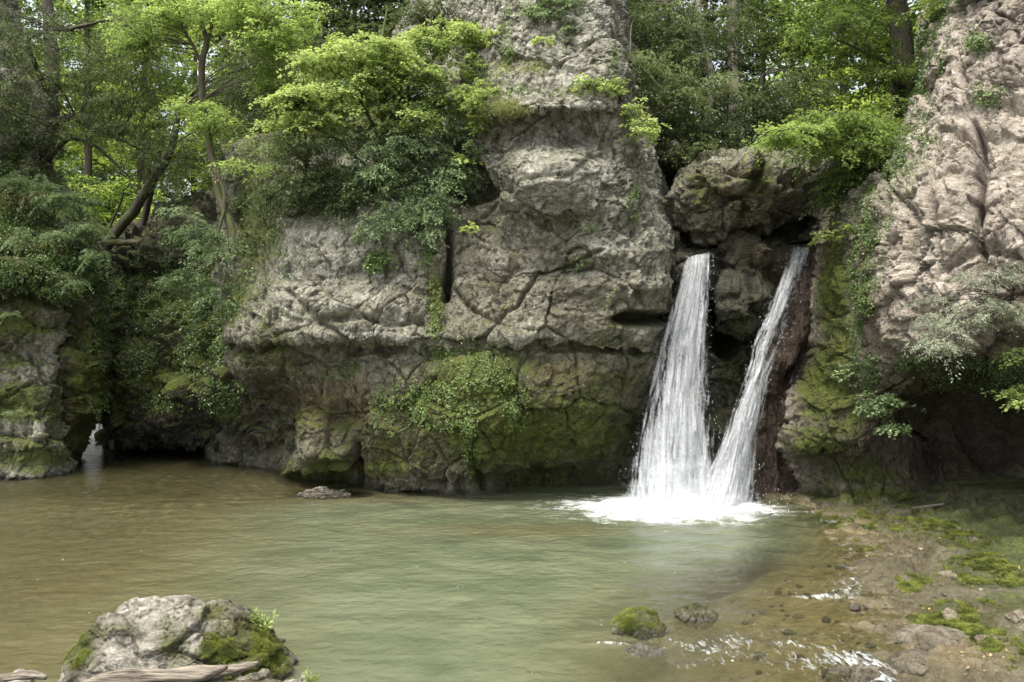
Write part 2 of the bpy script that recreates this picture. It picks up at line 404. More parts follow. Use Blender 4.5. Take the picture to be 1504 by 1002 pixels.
# ------------------------------------------------------------------ cliffs
SURF = []
def cliff(name, rows, step, mat, label, off=0.0, disp=None, feats=(), moss=(), brown=(), stain_shade=(), wet=(), mossup=.35, kind='structure', cat=None, mossbase=0.0, brownbase=0.0, cracks=()):
    G = loft(rows, step); N = smooth_n(grid_normals(G), 12)
    nv, nu, _ = G.shape; V = G.reshape(-1, 3).copy(); n = N.reshape(-1, 3)
    if (n[:, 1].mean()) > 0: n = -n
    cam_side = ((np.array([0, 0, 4]) - V) * n).sum(1).mean()
    if cam_side < 0: n = -n
    x, y = proj(V); f = np.zeros(len(V))
    for s in feats:      # px, py, rx, ry, metres out of the wall (+) or into it (-), sharpness
        q = ((x - s[0]) / s[2]) ** 2 + ((y - s[1]) / s[3]) ** 2
        p = s[5] if len(s) > 5 else 1
        f += s[4] * np.exp(-q ** p)
    wob = 9 * perlin(V, .9, off + 1) + 5 * perlin(V, 2.6, off + 2)
    for c in cracks:     # polyline, half width px, depth
        pl, w, dp = c
        best = np.full(len(V), 1e9)
        for (ax, ay), (bx, by) in zip(pl[:-1], pl[1:]):
            vx, vy = bx - ax, by - ay; t = np.clip(((x - ax) * vx + (y + wob - ay) * vy) / (vx * vx + vy * vy), 0, 1)
            best = np.minimum(best, np.hypot(x + wob * .5 - ax - t * vx, y + wob - ay - t * vy))
        ww = w * (.7 + .9 * (perlin(V, 1.7, 5) + .5))
        f -= dp * np.exp(-(best / np.maximum(ww, 1)) ** 2)
    d = rock_disp(V, **(disp or {}), off=off)
    V = V + n * (d + f)[:, None]
    G2 = V.reshape(nv, nu, 3); N2 = grid_normals(G2).reshape(-1, 3)
    if (N2 * n).sum() < 0: N2 = -N2
    fm = fbm(V, .8, 4, off + 20)
    at = {
        'moss': np.clip(paint(V, moss) + mossbase + mossup * sst(.1, .75, N2[:, 2]) + .25 * fm, 0, 1.3),
        'brown': np.clip(paint(V, brown) + brownbase + .2 * fm, 0, 1),
        'stain_shade': np.clip(paint(V, stain_shade) + .1 * fm, 0, 1), 'wet': np.clip(paint(V, wet) + sst(.25, .02, V[:, 2]), 0, 1)}
    loc = (float(V[:, 0].mean()), float(V[:, 1].mean()), 0.0)
    o = mesh(name, V, grid_quads(nv, nu), mat, attrs=at, loc=loc)
    tag(o, label, cat, kind=kind)
    SURF.append((V, N2))
    return o

C = [
 (800, [(285, 30), (300, 27.5), (325, 25.6), (380, 24), (440, 22.4), (530, 21.6), (610, 21), (690, 20.6), (760, 21.2), (830, 21.8), (890, 22.2), (930, 22.8), (965, 25)]),
 (725, [(290, 30), (303, 27.5), (325, 26), (378, 24.5), (435, 22.9), (530, 21.9), (610, 21.3), (690, 20.6), (760, 21.3), (830, 21.9), (890, 22.3), (930, 22.8), (965, 25)]),
 (692, [(290, 30), (303, 27.5), (322, 26), (378, 24.3), (435, 21.3), (530, 20.8), (610, 20.3), (690, 19.8), (760, 20.8), (830, 21.4), (885, 21.9), (920, 22.5), (960, 25)]),
 (625, [(295, 29.5), (306, 27), (322, 25.4), (378, 23.1), (440, 20.9), (530, 20.3), (610, 19.9), (690, 19.4), (760, 19.5), (830, 19.8), (890, 20.3), (925, 21.3), (965, 24.5)]),
 (560, [(300, 29), (310, 26.5), (325, 24.8), (378, 22.1), (440, 20.8), (530, 20.2), (610, 19.8), (690, 19.3), (760, 19.2), (830, 19.3), (895, 19.6), (942, 20.6), (980, 24)]),
 (516, [(305, 28.5), (315, 26), (330, 24), (380, 21.7), (440, 20.6), (530, 20.35), (610, 20.0), (690, 19.7), (760, 19.6), (830, 19.6), (895, 19.7), (950, 20.4), (985, 24)]),
 (496, [(305, 28), (315, 25.5), (332, 23), (382, 21), (440, 19.8), (530, 19.5), (610, 19.5), (690, 19.4), (760, 19.1), (830, 19.1), (895, 19.3), (955, 20.0), (992, 24)]),
 (450, [(310, 28), (320, 25.5), (340, 23.2), (385, 21), (440, 19.9), (530, 19.6), (605, 19.7), (690, 19.7), (760, 19.3), (830, 19.1), (895, 19.2), (958, 20.0), (995, 24)]),
 (400, [(315, 28), (325, 25.5), (345, 23.7), (395, 21.6), (445, 20.2), (530, 19.8), (600, 19.8), (690, 20.0), (745, 19.5), (810, 19.0), (890, 19.0), (965, 19.9), (1003, 24)]),
 (340, [(320, 28), (328, 25.7), (348, 24.2), (405, 22.0), (452, 20.7), (530, 20.2), (600, 20.2), (680, 20.5), (740, 19.6), (800, 19.0), (880, 18.9), (962, 19.8), (1005, 24)]),
 (295, [(322, 28.5), (332, 26), (350, 24.6), (410, 22.8), (460, 21.6), (530, 20.9), (600, 20.8), (668, 21), (728, 19.6), (790, 18.8), (860, 18.5), (940, 19.5), (985, 24)]),
 (245, [(330, 30), (336, 27), (350, 25.3), (412, 23.8), (465, 22.7), (530, 22), (600, 21.7), (662, 21.5), (722, 19.9), (780, 18.8), (845, 18.5), (932, 19.5), (968, 24)]),
 (205, [(332, 34, 245), (338, 29, 232), (350, 27, 215), (412, 25.5), (468, 24.4), (530, 23.4), (600, 22.7), (656, 21.8), (715, 20.1), (775, 19.25), (845, 19.05), (932, 19.7), (960, 24)]),
 (172, [(335, 40, 275), (340, 34, 250), (355, 31, 225), (415, 29, 200), (470, 27, 185), (530, 25, 178), (600, 23.6), (655, 22.2), (708, 20.0), (770, 19.3), (845, 19.15), (925, 19.7), (950, 24)]),
 (150, [(335, 46, 300), (340, 40, 270), (360, 36, 240), (418, 33, 215), (473, 30, 190), (530, 27, 172), (600, 24.5, 152), (657, 22.8), (712, 19.7), (770, 18.9), (845, 18.8), (915, 19.5), (945, 24)]),
 (90, [(336, 56, 330), (345, 50, 300), (365, 45, 270), (420, 40, 235), (478, 35, 200), (535, 30, 160), (605, 26, 120), (664, 22.8), (722, 20.6), (775, 19.75), (840, 19.55), (903, 20.1), (935, 24.5)]),
 (10, [(336, 70, 360), (350, 64, 330), (375, 58, 300), (425, 50, 255), (485, 42, 210), (540, 34, 140), (610, 27.5, 70), (668, 24.0, 20), (728, 21.4), (778, 20.5), (838, 20.3), (896, 20.9), (926, 25)]),
 (-90, [(336, 80, 370), (355, 76, 340), (380, 68, 310), (430, 60, 265), (490, 48, 215), (545, 38, 120), (615, 30, 10), (672, 26, -50), (738, 22.8), (785, 21.9), (838, 21.7), (886, 22.3), (912, 26)]),
 (-200, [(336, 90, 380), (358, 85, 345), (385, 76, 315), (435, 68, 270), (495, 54, 220), (550, 42, 110), (620, 33, -30), (680, 31, -100), (765, 28, -150), (800, 27, -170), (832, 27, -170), (860, 27, -160), (880, 29, -140)]),
]
cliff('cliff', C, .034, M_cliff, 'tall grey limestone cliff with a bulging pillar, left of the waterfalls', 0.0, dict(big=.5, blk=.62, small=.95, strata=.42, tall=.75),
      feats=[(940, 468, 40, 10, -1.2, 2), (880, 640, 70, 60, -.1), (430, 395, 40, 40, .15), (505, 400, 90, 22, -.25), (560, 455, 80, 20, .2),
             (500, 610, 22, 26, -.35, 2), (490, 665, 30, 10, .3), (455, 650, 22, 30, .3), (470, 560, 30, 40, -.2), (805, 262, 70, 40, .5), (820, 205, 90, 24, -.3), (375, 650, 48, 60, -1.1), (400, 590, 40, 30, -.4), (480, 712, 60, 14, -.9, 2), (800, 712, 100, 22, -.6), (820, 158, 100, 8, .12),
             (680, 265, 28, 34, -1.1, 2), (640, 150, 18, 40, -.6), (760, 300, 40, 20, .2), (880, 360, 30, 40, .2), (850, 395, 60, 14, -.25), (715, 290, 22, 40, -.4)],
      cracks=[([(652, 300), (662, 345), (660, 380), (656, 440)], 4.5, 1.1), ([(330, 512), (450, 508), (560, 512), (640, 505), (720, 506), (800, 508), (870, 512), (950, 520)], 4, .38),
              ([(700, 505), (760, 450), (785, 400), (840, 395), (880, 370)], 3, .25), ([(520, 660), (523, 700), (520, 730)], 5, .5), ([(515, 500), (470, 470), (430, 430)], 3, .2),
              ([(470, 470), (550, 470), (620, 475)], 4, .25), ([(640, 75), (680, 60), (720, 55)], 4, .4), ([(700, 640), (695, 690), (720, 720)], 5, .35), ([(640, 560), (600, 600), (540, 600)], 4, .2)],
      moss=[(650, 640, 330, 75, .42), (700, 560, 80, 60, 1.1), (760, 640, 120, 70, 1.05), (700, 660, 16, 70, 1.2), (860, 630, 90, 70, .95), (600, 600, 90, 60, .55), (810, 700, 120, 30, .9), (880, 580, 60, 50, .6), (560, 640, 90, 40, .5), (480, 690, 60, 30, .8), (900, 500, 60, 26, .55), (400, 520, 60, 60, .5), (640, 440, 18, 60, .9), (620, 660, 60, 30, .55),
            (450, 700, 50, 20, .8), (370, 330, 40, 120, .85), (390, 220, 60, 60, .5), (480, 280, 90, 40, .75), (600, 250, 60, 50, .5), (350, 430, 30, 60, .7), (740, 330, 30, 60, .25), (520, 180, 100, 40, .9),
            (640, 560, 60, 50, .5), (700, 640, 30, 60, .8), (930, 560, 30, 60, .45), (700, 130, 30, 60, .55), (750, 90, 40, 10, .4), (800, 335, 60, 30, .25), (880, 500, 60, 20, .35), (560, 690, 60, 18, .7)],
      brown=[(480, 600, 190, 80, 1.0), (720, 620, 260, 95, 1.0), (700, 430, 110, 70, .6), (860, 450, 100, 60, .6), (800, 360, 80, 40, .5), (830, 545, 140, 40, .9), (400, 560, 100, 60, .9), (560, 680, 150, 30, .9), (900, 560, 80, 50, .9), (700, 320, 50, 60, .5), (480, 690, 80, 30, .9)],
      stain_shade=[(640, 690, 320, 40, .5), (810, 202, 100, 24, .85), (735, 240, 26, 70, .85), (915, 260, 30, 80, .5), (520, 400, 110, 22, .6), (372, 620, 70, 85, 1.3), (440, 720, 70, 26, 1.2), (690, 420, 60, 30, .35), (860, 400, 50, 30, .4), (800, 315, 60, 20, .5), (500, 640, 40, 50, .4), (460, 530, 160, 16, .5), (780, 290, 30, 20, .5), (690, 250, 30, 80, .5), (630, 380, 30, 70, .35), (720, 330, 40, 60, .4)],  # stains, with shade painted on the cave side, undercuts and pillar hollow
      mossbase=.04, wet=[(340, 650, 60, 60, .7), (800, 705, 130, 25, .6), (930, 620, 30, 80, .7), (450, 715, 90, 15, .6)])

# mossy rock on the left with the low cave and the slit through to the light
B = [
 (672, [(155, 37), (175, 37), (210, 37), (260, 36), (310, 34), (350, 31), (400, 28), (440, 26)]),
 (655, [(154, 33), (175, 32), (210, 32), (260, 31), (310, 30), (350, 28), (400, 26), (440, 25)]),
 (643, [(151, 29.5), (170, 28.3), (205, 27.8), (260, 27.5), (305, 27), (345, 26), (400, 24.5), (440, 24)]),
 (620, [(147, 29), (165, 27.4), (205, 26.9), (260, 26.8), (300, 26.2), (340, 25.3), (400, 24), (440, 23)]),
 (575, [(134, 30), (152, 27.6), (200, 26.9), (250, 26.6), (300, 25.8), (340, 24.7), (400, 23.5), (440, 23)]),
 (520, [(125, 31), (150, 28.2), (195, 27.2), (245, 26.8), (295, 25.6), (335, 24.2), (400, 23.3), (440, 23)]),
 (460, [(120, 33), (150, 30), (185, 28.4), (235, 27.3), (290, 26.2), (330, 24.4), (400, 23.5), (440, 23)]),
 (410, [(120, 34), (150, 32), (185, 29.6), (228, 28.1), (285, 27.4), (330, 25.2), (400, 24), (440, 23)]),
 (360, [(120, 36), (155, 34), (190, 31), (226, 28.7), (280, 28.2), (328, 26.3), (400, 25), (440, 24)]),
 (322, [(125, 42, 345), (160, 39, 338), (200, 33.5, 332), (238, 29.8), (285, 29), (330, 27.5), (400, 26), (440, 25)]),
 (300, [(130, 50, 350), (170, 46, 345), (210, 38, 335), (250, 32, 315), (290, 31, 300), (335, 29, 290), (400, 28), (440, 27)]),
 (290, [(130, 70, 372), (170, 64, 366), (220, 50, 352), (262, 38, 330), (300, 35, 310), (340, 32, 292), (400, 30), (440, 29)]),
]
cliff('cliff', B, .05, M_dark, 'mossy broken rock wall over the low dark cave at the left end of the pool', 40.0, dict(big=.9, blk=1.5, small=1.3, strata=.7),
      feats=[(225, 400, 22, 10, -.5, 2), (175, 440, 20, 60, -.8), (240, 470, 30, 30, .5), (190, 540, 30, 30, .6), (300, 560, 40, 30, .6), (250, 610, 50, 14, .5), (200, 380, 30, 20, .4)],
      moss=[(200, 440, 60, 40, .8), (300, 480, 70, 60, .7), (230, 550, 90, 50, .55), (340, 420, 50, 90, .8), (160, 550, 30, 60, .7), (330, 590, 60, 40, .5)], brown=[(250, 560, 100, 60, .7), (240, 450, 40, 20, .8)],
      mossup=.6, mossbase=.05, stain_shade=[(220, 560, 150, 50, .7), (240, 615, 130, 55, 1.4), (170, 440, 30, 80, .9), (330, 620, 60, 70, 1.1)])  # cave and recess shade painted into the rock colour
# rock beside the slit
B2 = [(720, [(40, 27), (70, 25.4), (88, 25.4), (98, 26.2), (106, 28)]), (665, [(40, 27), (70, 25.2), (92, 25.2), (107, 25.9), (112, 28)]), (630, [(40, 27), (72, 25.2), (98, 25), (117, 25.7), (125, 28)]),
      (585, [(40, 27), (75, 25.2), (108, 24.8), (142, 25.4), (158, 28)]), (530, [(40, 27), (75, 25.2), (108, 24.7), (144, 25.3), (160, 28)]), (470, [(40, 27), (75, 25.6), (108, 25.1), (138, 25.7), (150, 28)]),
      (420, [(40, 27), (75, 26), (108, 25.6), (135, 26.3), (146, 29)]), (385, [(40, 28), (75, 27), (108, 26.8), (135, 27.5), (146, 30)]), (372, [(40, 31), (75, 30), (108, 30), (135, 31), (146, 34)])]
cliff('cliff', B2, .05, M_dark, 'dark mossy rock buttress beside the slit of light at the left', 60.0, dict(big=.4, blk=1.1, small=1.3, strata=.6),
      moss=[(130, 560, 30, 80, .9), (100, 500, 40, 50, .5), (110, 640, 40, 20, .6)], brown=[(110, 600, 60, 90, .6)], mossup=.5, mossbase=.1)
# near left wall
L = [
 (800, [(-900, 16), (-500, 20), (-250, 22), (-100, 23), (0, 23.6), (60, 24), (84, 24.8), (92, 27)]),
 (700, [(-900, 16), (-500, 20), (-250, 22), (-100, 23), (0, 23.4), (62, 23.7), (90, 24.5), (100, 27)]),
 (650, [(-900, 16), (-500, 20), (-250, 22), (-100, 22.8), (0, 23.1), (60, 23.4), (88, 24.3), (98, 27)]),
 (570, [(-900, 16), (-500, 19.8), (-250, 21.6), (-100, 22.8), (0, 23.4), (55, 23.6), (83, 24.3), (92, 27)]),
 (500, [(-900, 16), (-500, 19.6), (-250, 21.4), (-100, 22.6), (0, 23.5), (55, 23.9), (92, 24.6), (102, 27)]),
 (440, [(-900, 15.6), (-500, 19.4), (-250, 21.2), (-100, 22.4), (0, 23.3), (60, 23.8), (100, 24.6), (118, 27)]),
 (400, [(-900, 15.6), (-500, 19.4), (-250, 21), (-100, 22.2), (0, 22.9), (60, 23.4), (110, 24.4), (140, 27)]),
 (350, [(-900, 15.6), (-500, 19.4), (-250, 21), (-100, 22.4), (0, 23.3), (60, 24), (110, 25), (140, 28)]),
 (300, [(-900, 15.6), (-500, 19.4), (-250, 21.2), (-100, 22.8), (0, 24.3), (55, 25.3), (85, 26.5), (105, 30)]),
 (250, [(-900, 15.6), (-500, 19.4), (-250, 21.4), (-100, 23), (-20, 25), (30, 26), (52, 27.2), (75, 32)]),
 (180, [(-900, 15.6), (-500, 19.4), (-250, 21.4), (-100, 23), (-20, 25), (22, 26), (44, 27.4), (60, 33)]),
 (110, [(-900, 16), (-500, 19.8), (-250, 21.8), (-100, 23.4), (-20, 25.6), (15, 27), (32, 29), (50, 35)]),
 (20, [(-900, 17), (-500, 21), (-250, 23), (-100, 25), (-30, 27.5), (-5, 30), (10, 33), (20, 38)]),
 (-150, [(-900, 19), (-500, 23), (-250, 26), (-120, 29), (-60, 32), (-40, 35), (-30, 38), (-20, 44)]),
]
cliff('cliff', L, .05, M_cliff, 'mossy grey rock wall at the far left of the pool', 80.0, dict(big=.4, blk=.9, small=1.0, strata=1.0),
      feats=[(40, 520, 40, 12, -.3), (30, 440, 60, 14, -.4), (20, 690, 70, 14, .3), (60, 690, 30, 30, .2)],
      cracks=[([(-20, 440), (40, 442), (100, 446)], 4, .4), ([(-20, 640), (50, 645), (95, 640)], 4, .25), ([(-20, 505), (30, 510), (60, 540)], 4, .25)],
      moss=[(20, 480, 60, 30, .7), (20, 590, 60, 30, .95), (50, 670, 60, 20, .9), (60, 540, 20, 30, .2), (0, 540, 40, 40, .4), (30, 380, 100, 60, .9), (20, 290, 70, 60, .8), (15, 170, 20, 20, .2), (80, 600, 20, 40, .6)],
      brown=[(30, 450, 70, 50, .7), (20, 520, 60, 60, .35)], mossup=.5, mossbase=.12)

# recess behind the falls
D = [
 (820, [(840, 25), (890, 23), (940, 22.4), (1010, 22.3), (1080, 22.2), (1150, 21.6), (1210, 22), (1270, 24)]),
 (740, [(840, 25), (890, 23), (940, 22.4), (1010, 22.3), (1080, 22.2), (1150, 21.5), (1210, 22), (1270, 24)]),
 (650, [(860, 25), (900, 23), (950, 22.6), (1010, 22.4), (1080, 22.1), (1150, 21.6), (1210, 22), (1270, 24)]),
 (570, [(880, 25), (910, 23), (950, 22.5), (1010, 22.2), (1080, 22), (1150, 21.8), (1210, 22.2), (1270, 24)]),
 (500, [(900, 25), (930, 23), (960, 22.3), (1010, 22.0), (1080, 22.2), (1150, 22), (1210, 22.4), (1270, 24)]),
 (430, [(920, 25), (950, 23), (975, 22.0), (1010, 21.8), (1080, 22), (1150, 22), (1210, 22.6), (1270, 24)]),
 (385, [(930, 25), (960, 23), (985, 21.9), (1010, 21.7), (1080, 22), (1150, 21.9), (1210, 22.8), (1270, 24)]),
 (374, [(930, 26), (960, 24), (985, 22.5), (1012, 21.9), (1080, 22.5), (1150, 22.2), (1210, 23), (1270, 24)]),
 (362, [(930, 27), (960, 26), (985, 25.5), (1012, 25), (1080, 25), (1150, 25), (1210, 25), (1270, 25)]),
 (350, [(930, 29), (960, 28), (985, 28), (1012, 28), (1080, 28), (1150, 28), (1210, 28), (1270, 28)]),
 (300, [(930, 29), (960, 27), (985, 26), (1012, 26), (1080, 26), (1150, 27), (1210, 27), (1270, 27)]),
 (240, [(930, 26), (960, 25), (985, 24), (1012, 23.6), (1080, 23.5), (1150, 24.2), (1210, 25), (1270, 25)]),
 (222, [(930, 29), (960, 28), (985, 27), (1012, 26), (1080, 26), (1150, 27), (1210, 27), (1290, 27)]),
 (215, [(930, 38), (960, 36), (985, 35), (1012, 34), (1080, 34), (1150, 35), (1210, 35), (1320, 35)]),
]
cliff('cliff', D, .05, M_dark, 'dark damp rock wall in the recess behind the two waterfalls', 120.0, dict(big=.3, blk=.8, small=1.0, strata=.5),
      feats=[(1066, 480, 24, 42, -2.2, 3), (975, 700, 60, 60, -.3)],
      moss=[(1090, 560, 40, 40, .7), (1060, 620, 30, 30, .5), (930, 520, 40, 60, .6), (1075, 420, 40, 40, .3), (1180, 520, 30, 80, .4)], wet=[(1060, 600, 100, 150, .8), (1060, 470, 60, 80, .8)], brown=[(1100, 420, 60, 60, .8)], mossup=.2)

# right cliff: inner wall, corner, broad overhanging face
E = [
 (800, [(1100, 27), (1125, 24), (1145, 21.4), (1195, 20), (1260, 19.2), (1330, 19), (1400, 19), (1504, 19), (1700, 17.5), (2200, 12)]),
 (735, [(1110, 27), (1132, 24), (1150, 21.1), (1195, 19.9), (1260, 19.2), (1330, 18.9), (1400, 18.9), (1504, 18.9), (1700, 17), (2200, 12)]),
 (690, [(1110, 27), (1132, 24), (1150, 20.7), (1195, 20.1), (1260, 19.5), (1330, 19.2), (1400, 19.4), (1504, 19.4), (1700, 17), (2200, 12)]),
 (645, [(1115, 27), (1136, 24), (1150, 20.4), (1200, 19.3), (1260, 18.6), (1330, 18.3), (1400, 18.8), (1504, 19), (1700, 17), (2200, 12)]),
 (590, [(1125, 27), (1146, 24), (1158, 20.8), (1203, 19.5), (1260, 18.3), (1325, 17.4), (1400, 17.3), (1504, 17.2), (1700, 15), (2200, 11)]),
 (530, [(1135, 27), (1158, 24), (1170, 21.3), (1209, 19.9), (1258, 18.2), (1315, 16.9), (1395, 15.9), (1504, 15.2), (1700, 13), (2200, 9.5)]),
 (450, [(1150, 27), (1172, 24.5), (1182, 21.9), (1215, 20.3), (1257, 18.3), (1305, 16.8), (1388, 15.3), (1504, 14.4), (1700, 12.2), (2200, 8.8)]),
 (390, [(1160, 27), (1184, 24.8), (1192, 22.4), (1220, 20.6), (1256, 18.5), (1302, 16.9), (1386, 15.3), (1504, 14.3), (1700, 12), (2200, 8.6)]),
 (340, [(1185, 28), (1205, 25), (1212, 22.8), (1230, 21), (1256, 18.8), (1300, 17.1), (1386, 15.4), (1504, 14.4), (1700, 12), (2200, 8.6)]),
 (290, [(1215, 28), (1228, 25), (1234, 23), (1246, 21.2), (1264, 19.2), (1302, 17.4), (1386, 15.6), (1504, 14.5), (1700, 12), (2200, 8.6)]),
 (225, [(1280, 30), (1290, 26), (1296, 23), (1304, 21.2), (1316, 19.4), (1342, 17.8), (1398, 16.3), (1504, 14.9), (1700, 12.3), (2200, 8.8)]),
 (150, [(1320, 31), (1330, 27), (1336, 24), (1344, 21.8), (1354, 19.8), (1376, 18.2), (1415, 17.2), (1504, 15.8), (1700, 13), (2200, 9)]),
 (60, [(1350, 32), (1356, 28), (1360, 25), (1366, 22.4), (1374, 20.3), (1396, 18.8), (1432, 17.8), (1504, 16.3), (1700, 13.5), (2200, 9.4)]),
 (-30, [(1375, 33), (1380, 29), (1385, 26), (1390, 23), (1398, 20.8), (1418, 19.3), (1450, 18.2), (1510, 16.8), (1700, 14), (2200, 10)]),
 (-200, [(1420, 36), (1425, 32), (1430, 29), (1435, 26), (1440, 23), (1460, 21), (1490, 20), (1540, 18.5), (1700, 16), (2200, 12)]),
]
cliff('cliff', E, .032, M_cliff_r, 'pale pinkish overhanging limestone cliff on the right', 160.0, dict(big=.42, blk=.85, small=1.1, strata=.25, bscale=1.0, tall=.8),
      feats=[(1440, 260, 14, 60, -.25), (1475, 155, 60, 12, .4), (1440, 205, 40, 8, -.3), (1480, 320, 60, 60, .15), (1350, 360, 30, 60, -.25), (1390, 545, 90, 30, -.3), (1240, 570, 30, 16, -.5), (1200, 690, 40, 18, -.6), (1430, 650, 120, 60, -1.3), (1260, 645, 30, 20, .35), (1200, 720, 50, 14, -.5), (1340, 690, 30, 30, .4)],
      cracks=[([(1436, 190), (1446, 260), (1440, 330), (1450, 400)], 4, .5), ([(1300, 225), (1306, 300), (1298, 380), (1306, 470)], 4, .35), ([(1380, 200), (1372, 300), (1380, 380), (1366, 450)], 4, .35), ([(1420, 0), (1410, 80), (1425, 160)], 4, .3), ([(1510, 150), (1470, 180), (1430, 210), (1380, 190)], 4, .35), ([(1300, 260), (1340, 330), (1330, 420)], 4, .25), ([(1504, 380), (1440, 370), (1390, 400)], 4, .25)],
      moss=[(1272, 400, 18, 110, .55), (1225, 430, 26, 110, 1.1), (1215, 560, 50, 70, 1.0), (1240, 500, 20, 60, .8), (1200, 650, 50, 30, .95), (1240, 620, 60, 50, .6), (1290, 560, 40, 60, .3), (1265, 690, 60, 30, .7), (1340, 560, 100, 40, .35), (1450, 540, 60, 30, .5), (1300, 730, 120, 16, .9), (1335, 250, 40, 40, .3), (1500, 560, 60, 30, .5), (1310, 180, 30, 80, .5), (1440, 735, 90, 20, .8)],
      brown=[(1262, 400, 34, 140, .9), (1290, 300, 20, 60, .5), (1230, 600, 80, 140, 1.0), (1350, 590, 140, 90, 1.0), (1290, 520, 40, 40, .9), (1420, 545, 110, 40, 1.0), (1225, 420, 30, 120, 1.0), (1480, 600, 90, 90, 1.0), (1400, 680, 200, 60, 1.0), (1240, 420, 30, 120, .7), (1310, 480, 40, 40, .5), (1500, 520, 70, 50, .7)],
      stain_shade=[(1470, 40, 60, 60, .5), (1430, 80, 10, 80, .4), (1440, 260, 10, 60, .7), (1400, 560, 150, 44, .75), (1450, 650, 170, 90, 1.0), (1290, 700, 140, 50, .8), (1200, 560, 30, 100, .5)], mossup=.3)  # shadow under the overhang painted in, beside crack and top-edge stains

# ------------------------------------------------------------------ boulders
def ico(n=5):
    import bmesh
    bm = bmesh.new(); bmesh.ops.create_icosphere(bm, subdivisions=n, radius=1.0)
    V = np.array([v.co[:] for v in bm.verts]); F = np.array([[v.index for v in f.verts] for f in bm.faces]); bm.free(); return V, F
ICO = {k: ico(k) for k in (3, 4, 6, 7)}

def boulder(name, c, r, mat, label, cat, off=0, n=6, power=.75, disp=None, moss=(), mossbase=0.0, mossup=.3, brown=(), wet=(), group=None, rot=0.0, bumps=(), stain_shade=(), kind=None, wetall=0.0, shear=(0, 0)):
    U, F = ICO[n]; r = np.array(r)
    S = np.sign(U) * np.abs(U) ** power
    S = S / np.maximum(np.linalg.norm(S, axis=1)[:, None], .6) if power < 1 else S
    V = S * r
    for (b, br, h) in bumps:     # direction, spread, height
        b = np.array(b) / np.linalg.norm(b); V += U * (h * np.exp(-(((U - b) ** 2).sum(1)) / br ** 2))[:, None]
    V[:, 0] += shear[0] * V[:, 2]; V[:, 1] += shear[1] * V[:, 2]
    cr, sr = math.cos(rot), math.sin(rot); V = np.stack([V[:, 0] * cr - V[:, 1] * sr, V[:, 0] * sr + V[:, 1] * cr, V[:, 2]], 1)
    W = V + np.array(c)
    d = rock_disp(W, **(disp or {}), off=off); W = W + U * d[:, None]
    T = W[F]; fn = np.cross(T[:, 1] - T[:, 0], T[:, 2] - T[:, 0]); nn = np.zeros_like(W)
    for k in range(3): np.add.at(nn, F[:, k], fn)
    nn /= np.linalg.norm(nn, axis=1)[:, None] + 1e-9
    fm = fbm(W, 1.5, 4, off + 20)
    at = {'moss': np.clip(paint(W, moss) + mossbase + mossup * sst(.1, .75, nn[:, 2]) + .25 * fm, 0, 1.3), 'brown': np.clip(paint(W, brown) + .15 * fm, 0, 1),
          'stain_shade': np.clip(paint(W, stain_shade), 0, 1), 'wet': np.clip(paint(W, wet) + wetall + sst(.1, .0, W[:, 2]), 0, 1)}
    base = (float(c[0]), float(c[1]), float(W[:, 2].min()))
    o = mesh(name, W, F, mat, attrs=at, loc=base); tag(o, label, cat, group, kind)
    return o, W, nn

fine = dict(big=.12, blk=.35, small=.6, strata=.1, bscale=2.2)
boulder('boulder', PT(1084, 290, 21.9), (1.85, 1.5, .98), M_cliff, 'huge damp boulder wedged across the gap above the two waterfalls', 'boulder', 203, 7, .55, dict(big=1.1, blk=.9, small=1.0, strata=.5),
        moss=[(1030, 285, 40, 40, .6), (1120, 260, 30, 40, .7), (1080, 320, 40, 20, .3)], mossup=.4, bumps=[((-.6, -.3, -.6), .6, .15), ((.8, -.2, .3), .5, .3), ((.2, -.8, .5), .4, .15)], brown=[(1080, 290, 120, 70, .75)], stain_shade=[(1000, 330, 40, 30, .6), (1160, 300, 36, 60, .9), (1090, 345, 80, 14, .8)], shear=(.15, -.25))
boulder('boulder', PT(1088, 420, 21.6), (.72, .8, 1.35), M_dark, 'dark brown rock block standing between the tops of the two waterfalls', 'boulder', 213, 6, .5, dict(big=.5, blk=1.0, small=.9, strata=.4),
        moss=[(1090, 480, 30, 40, .5)], brown=[(1110, 370, 30, 30, .8)], stain_shade=[(1070, 440, 50, 70, .7)], mossup=.3, wetall=.45, bumps=[((.5, -.5, .6), .5, .25)])
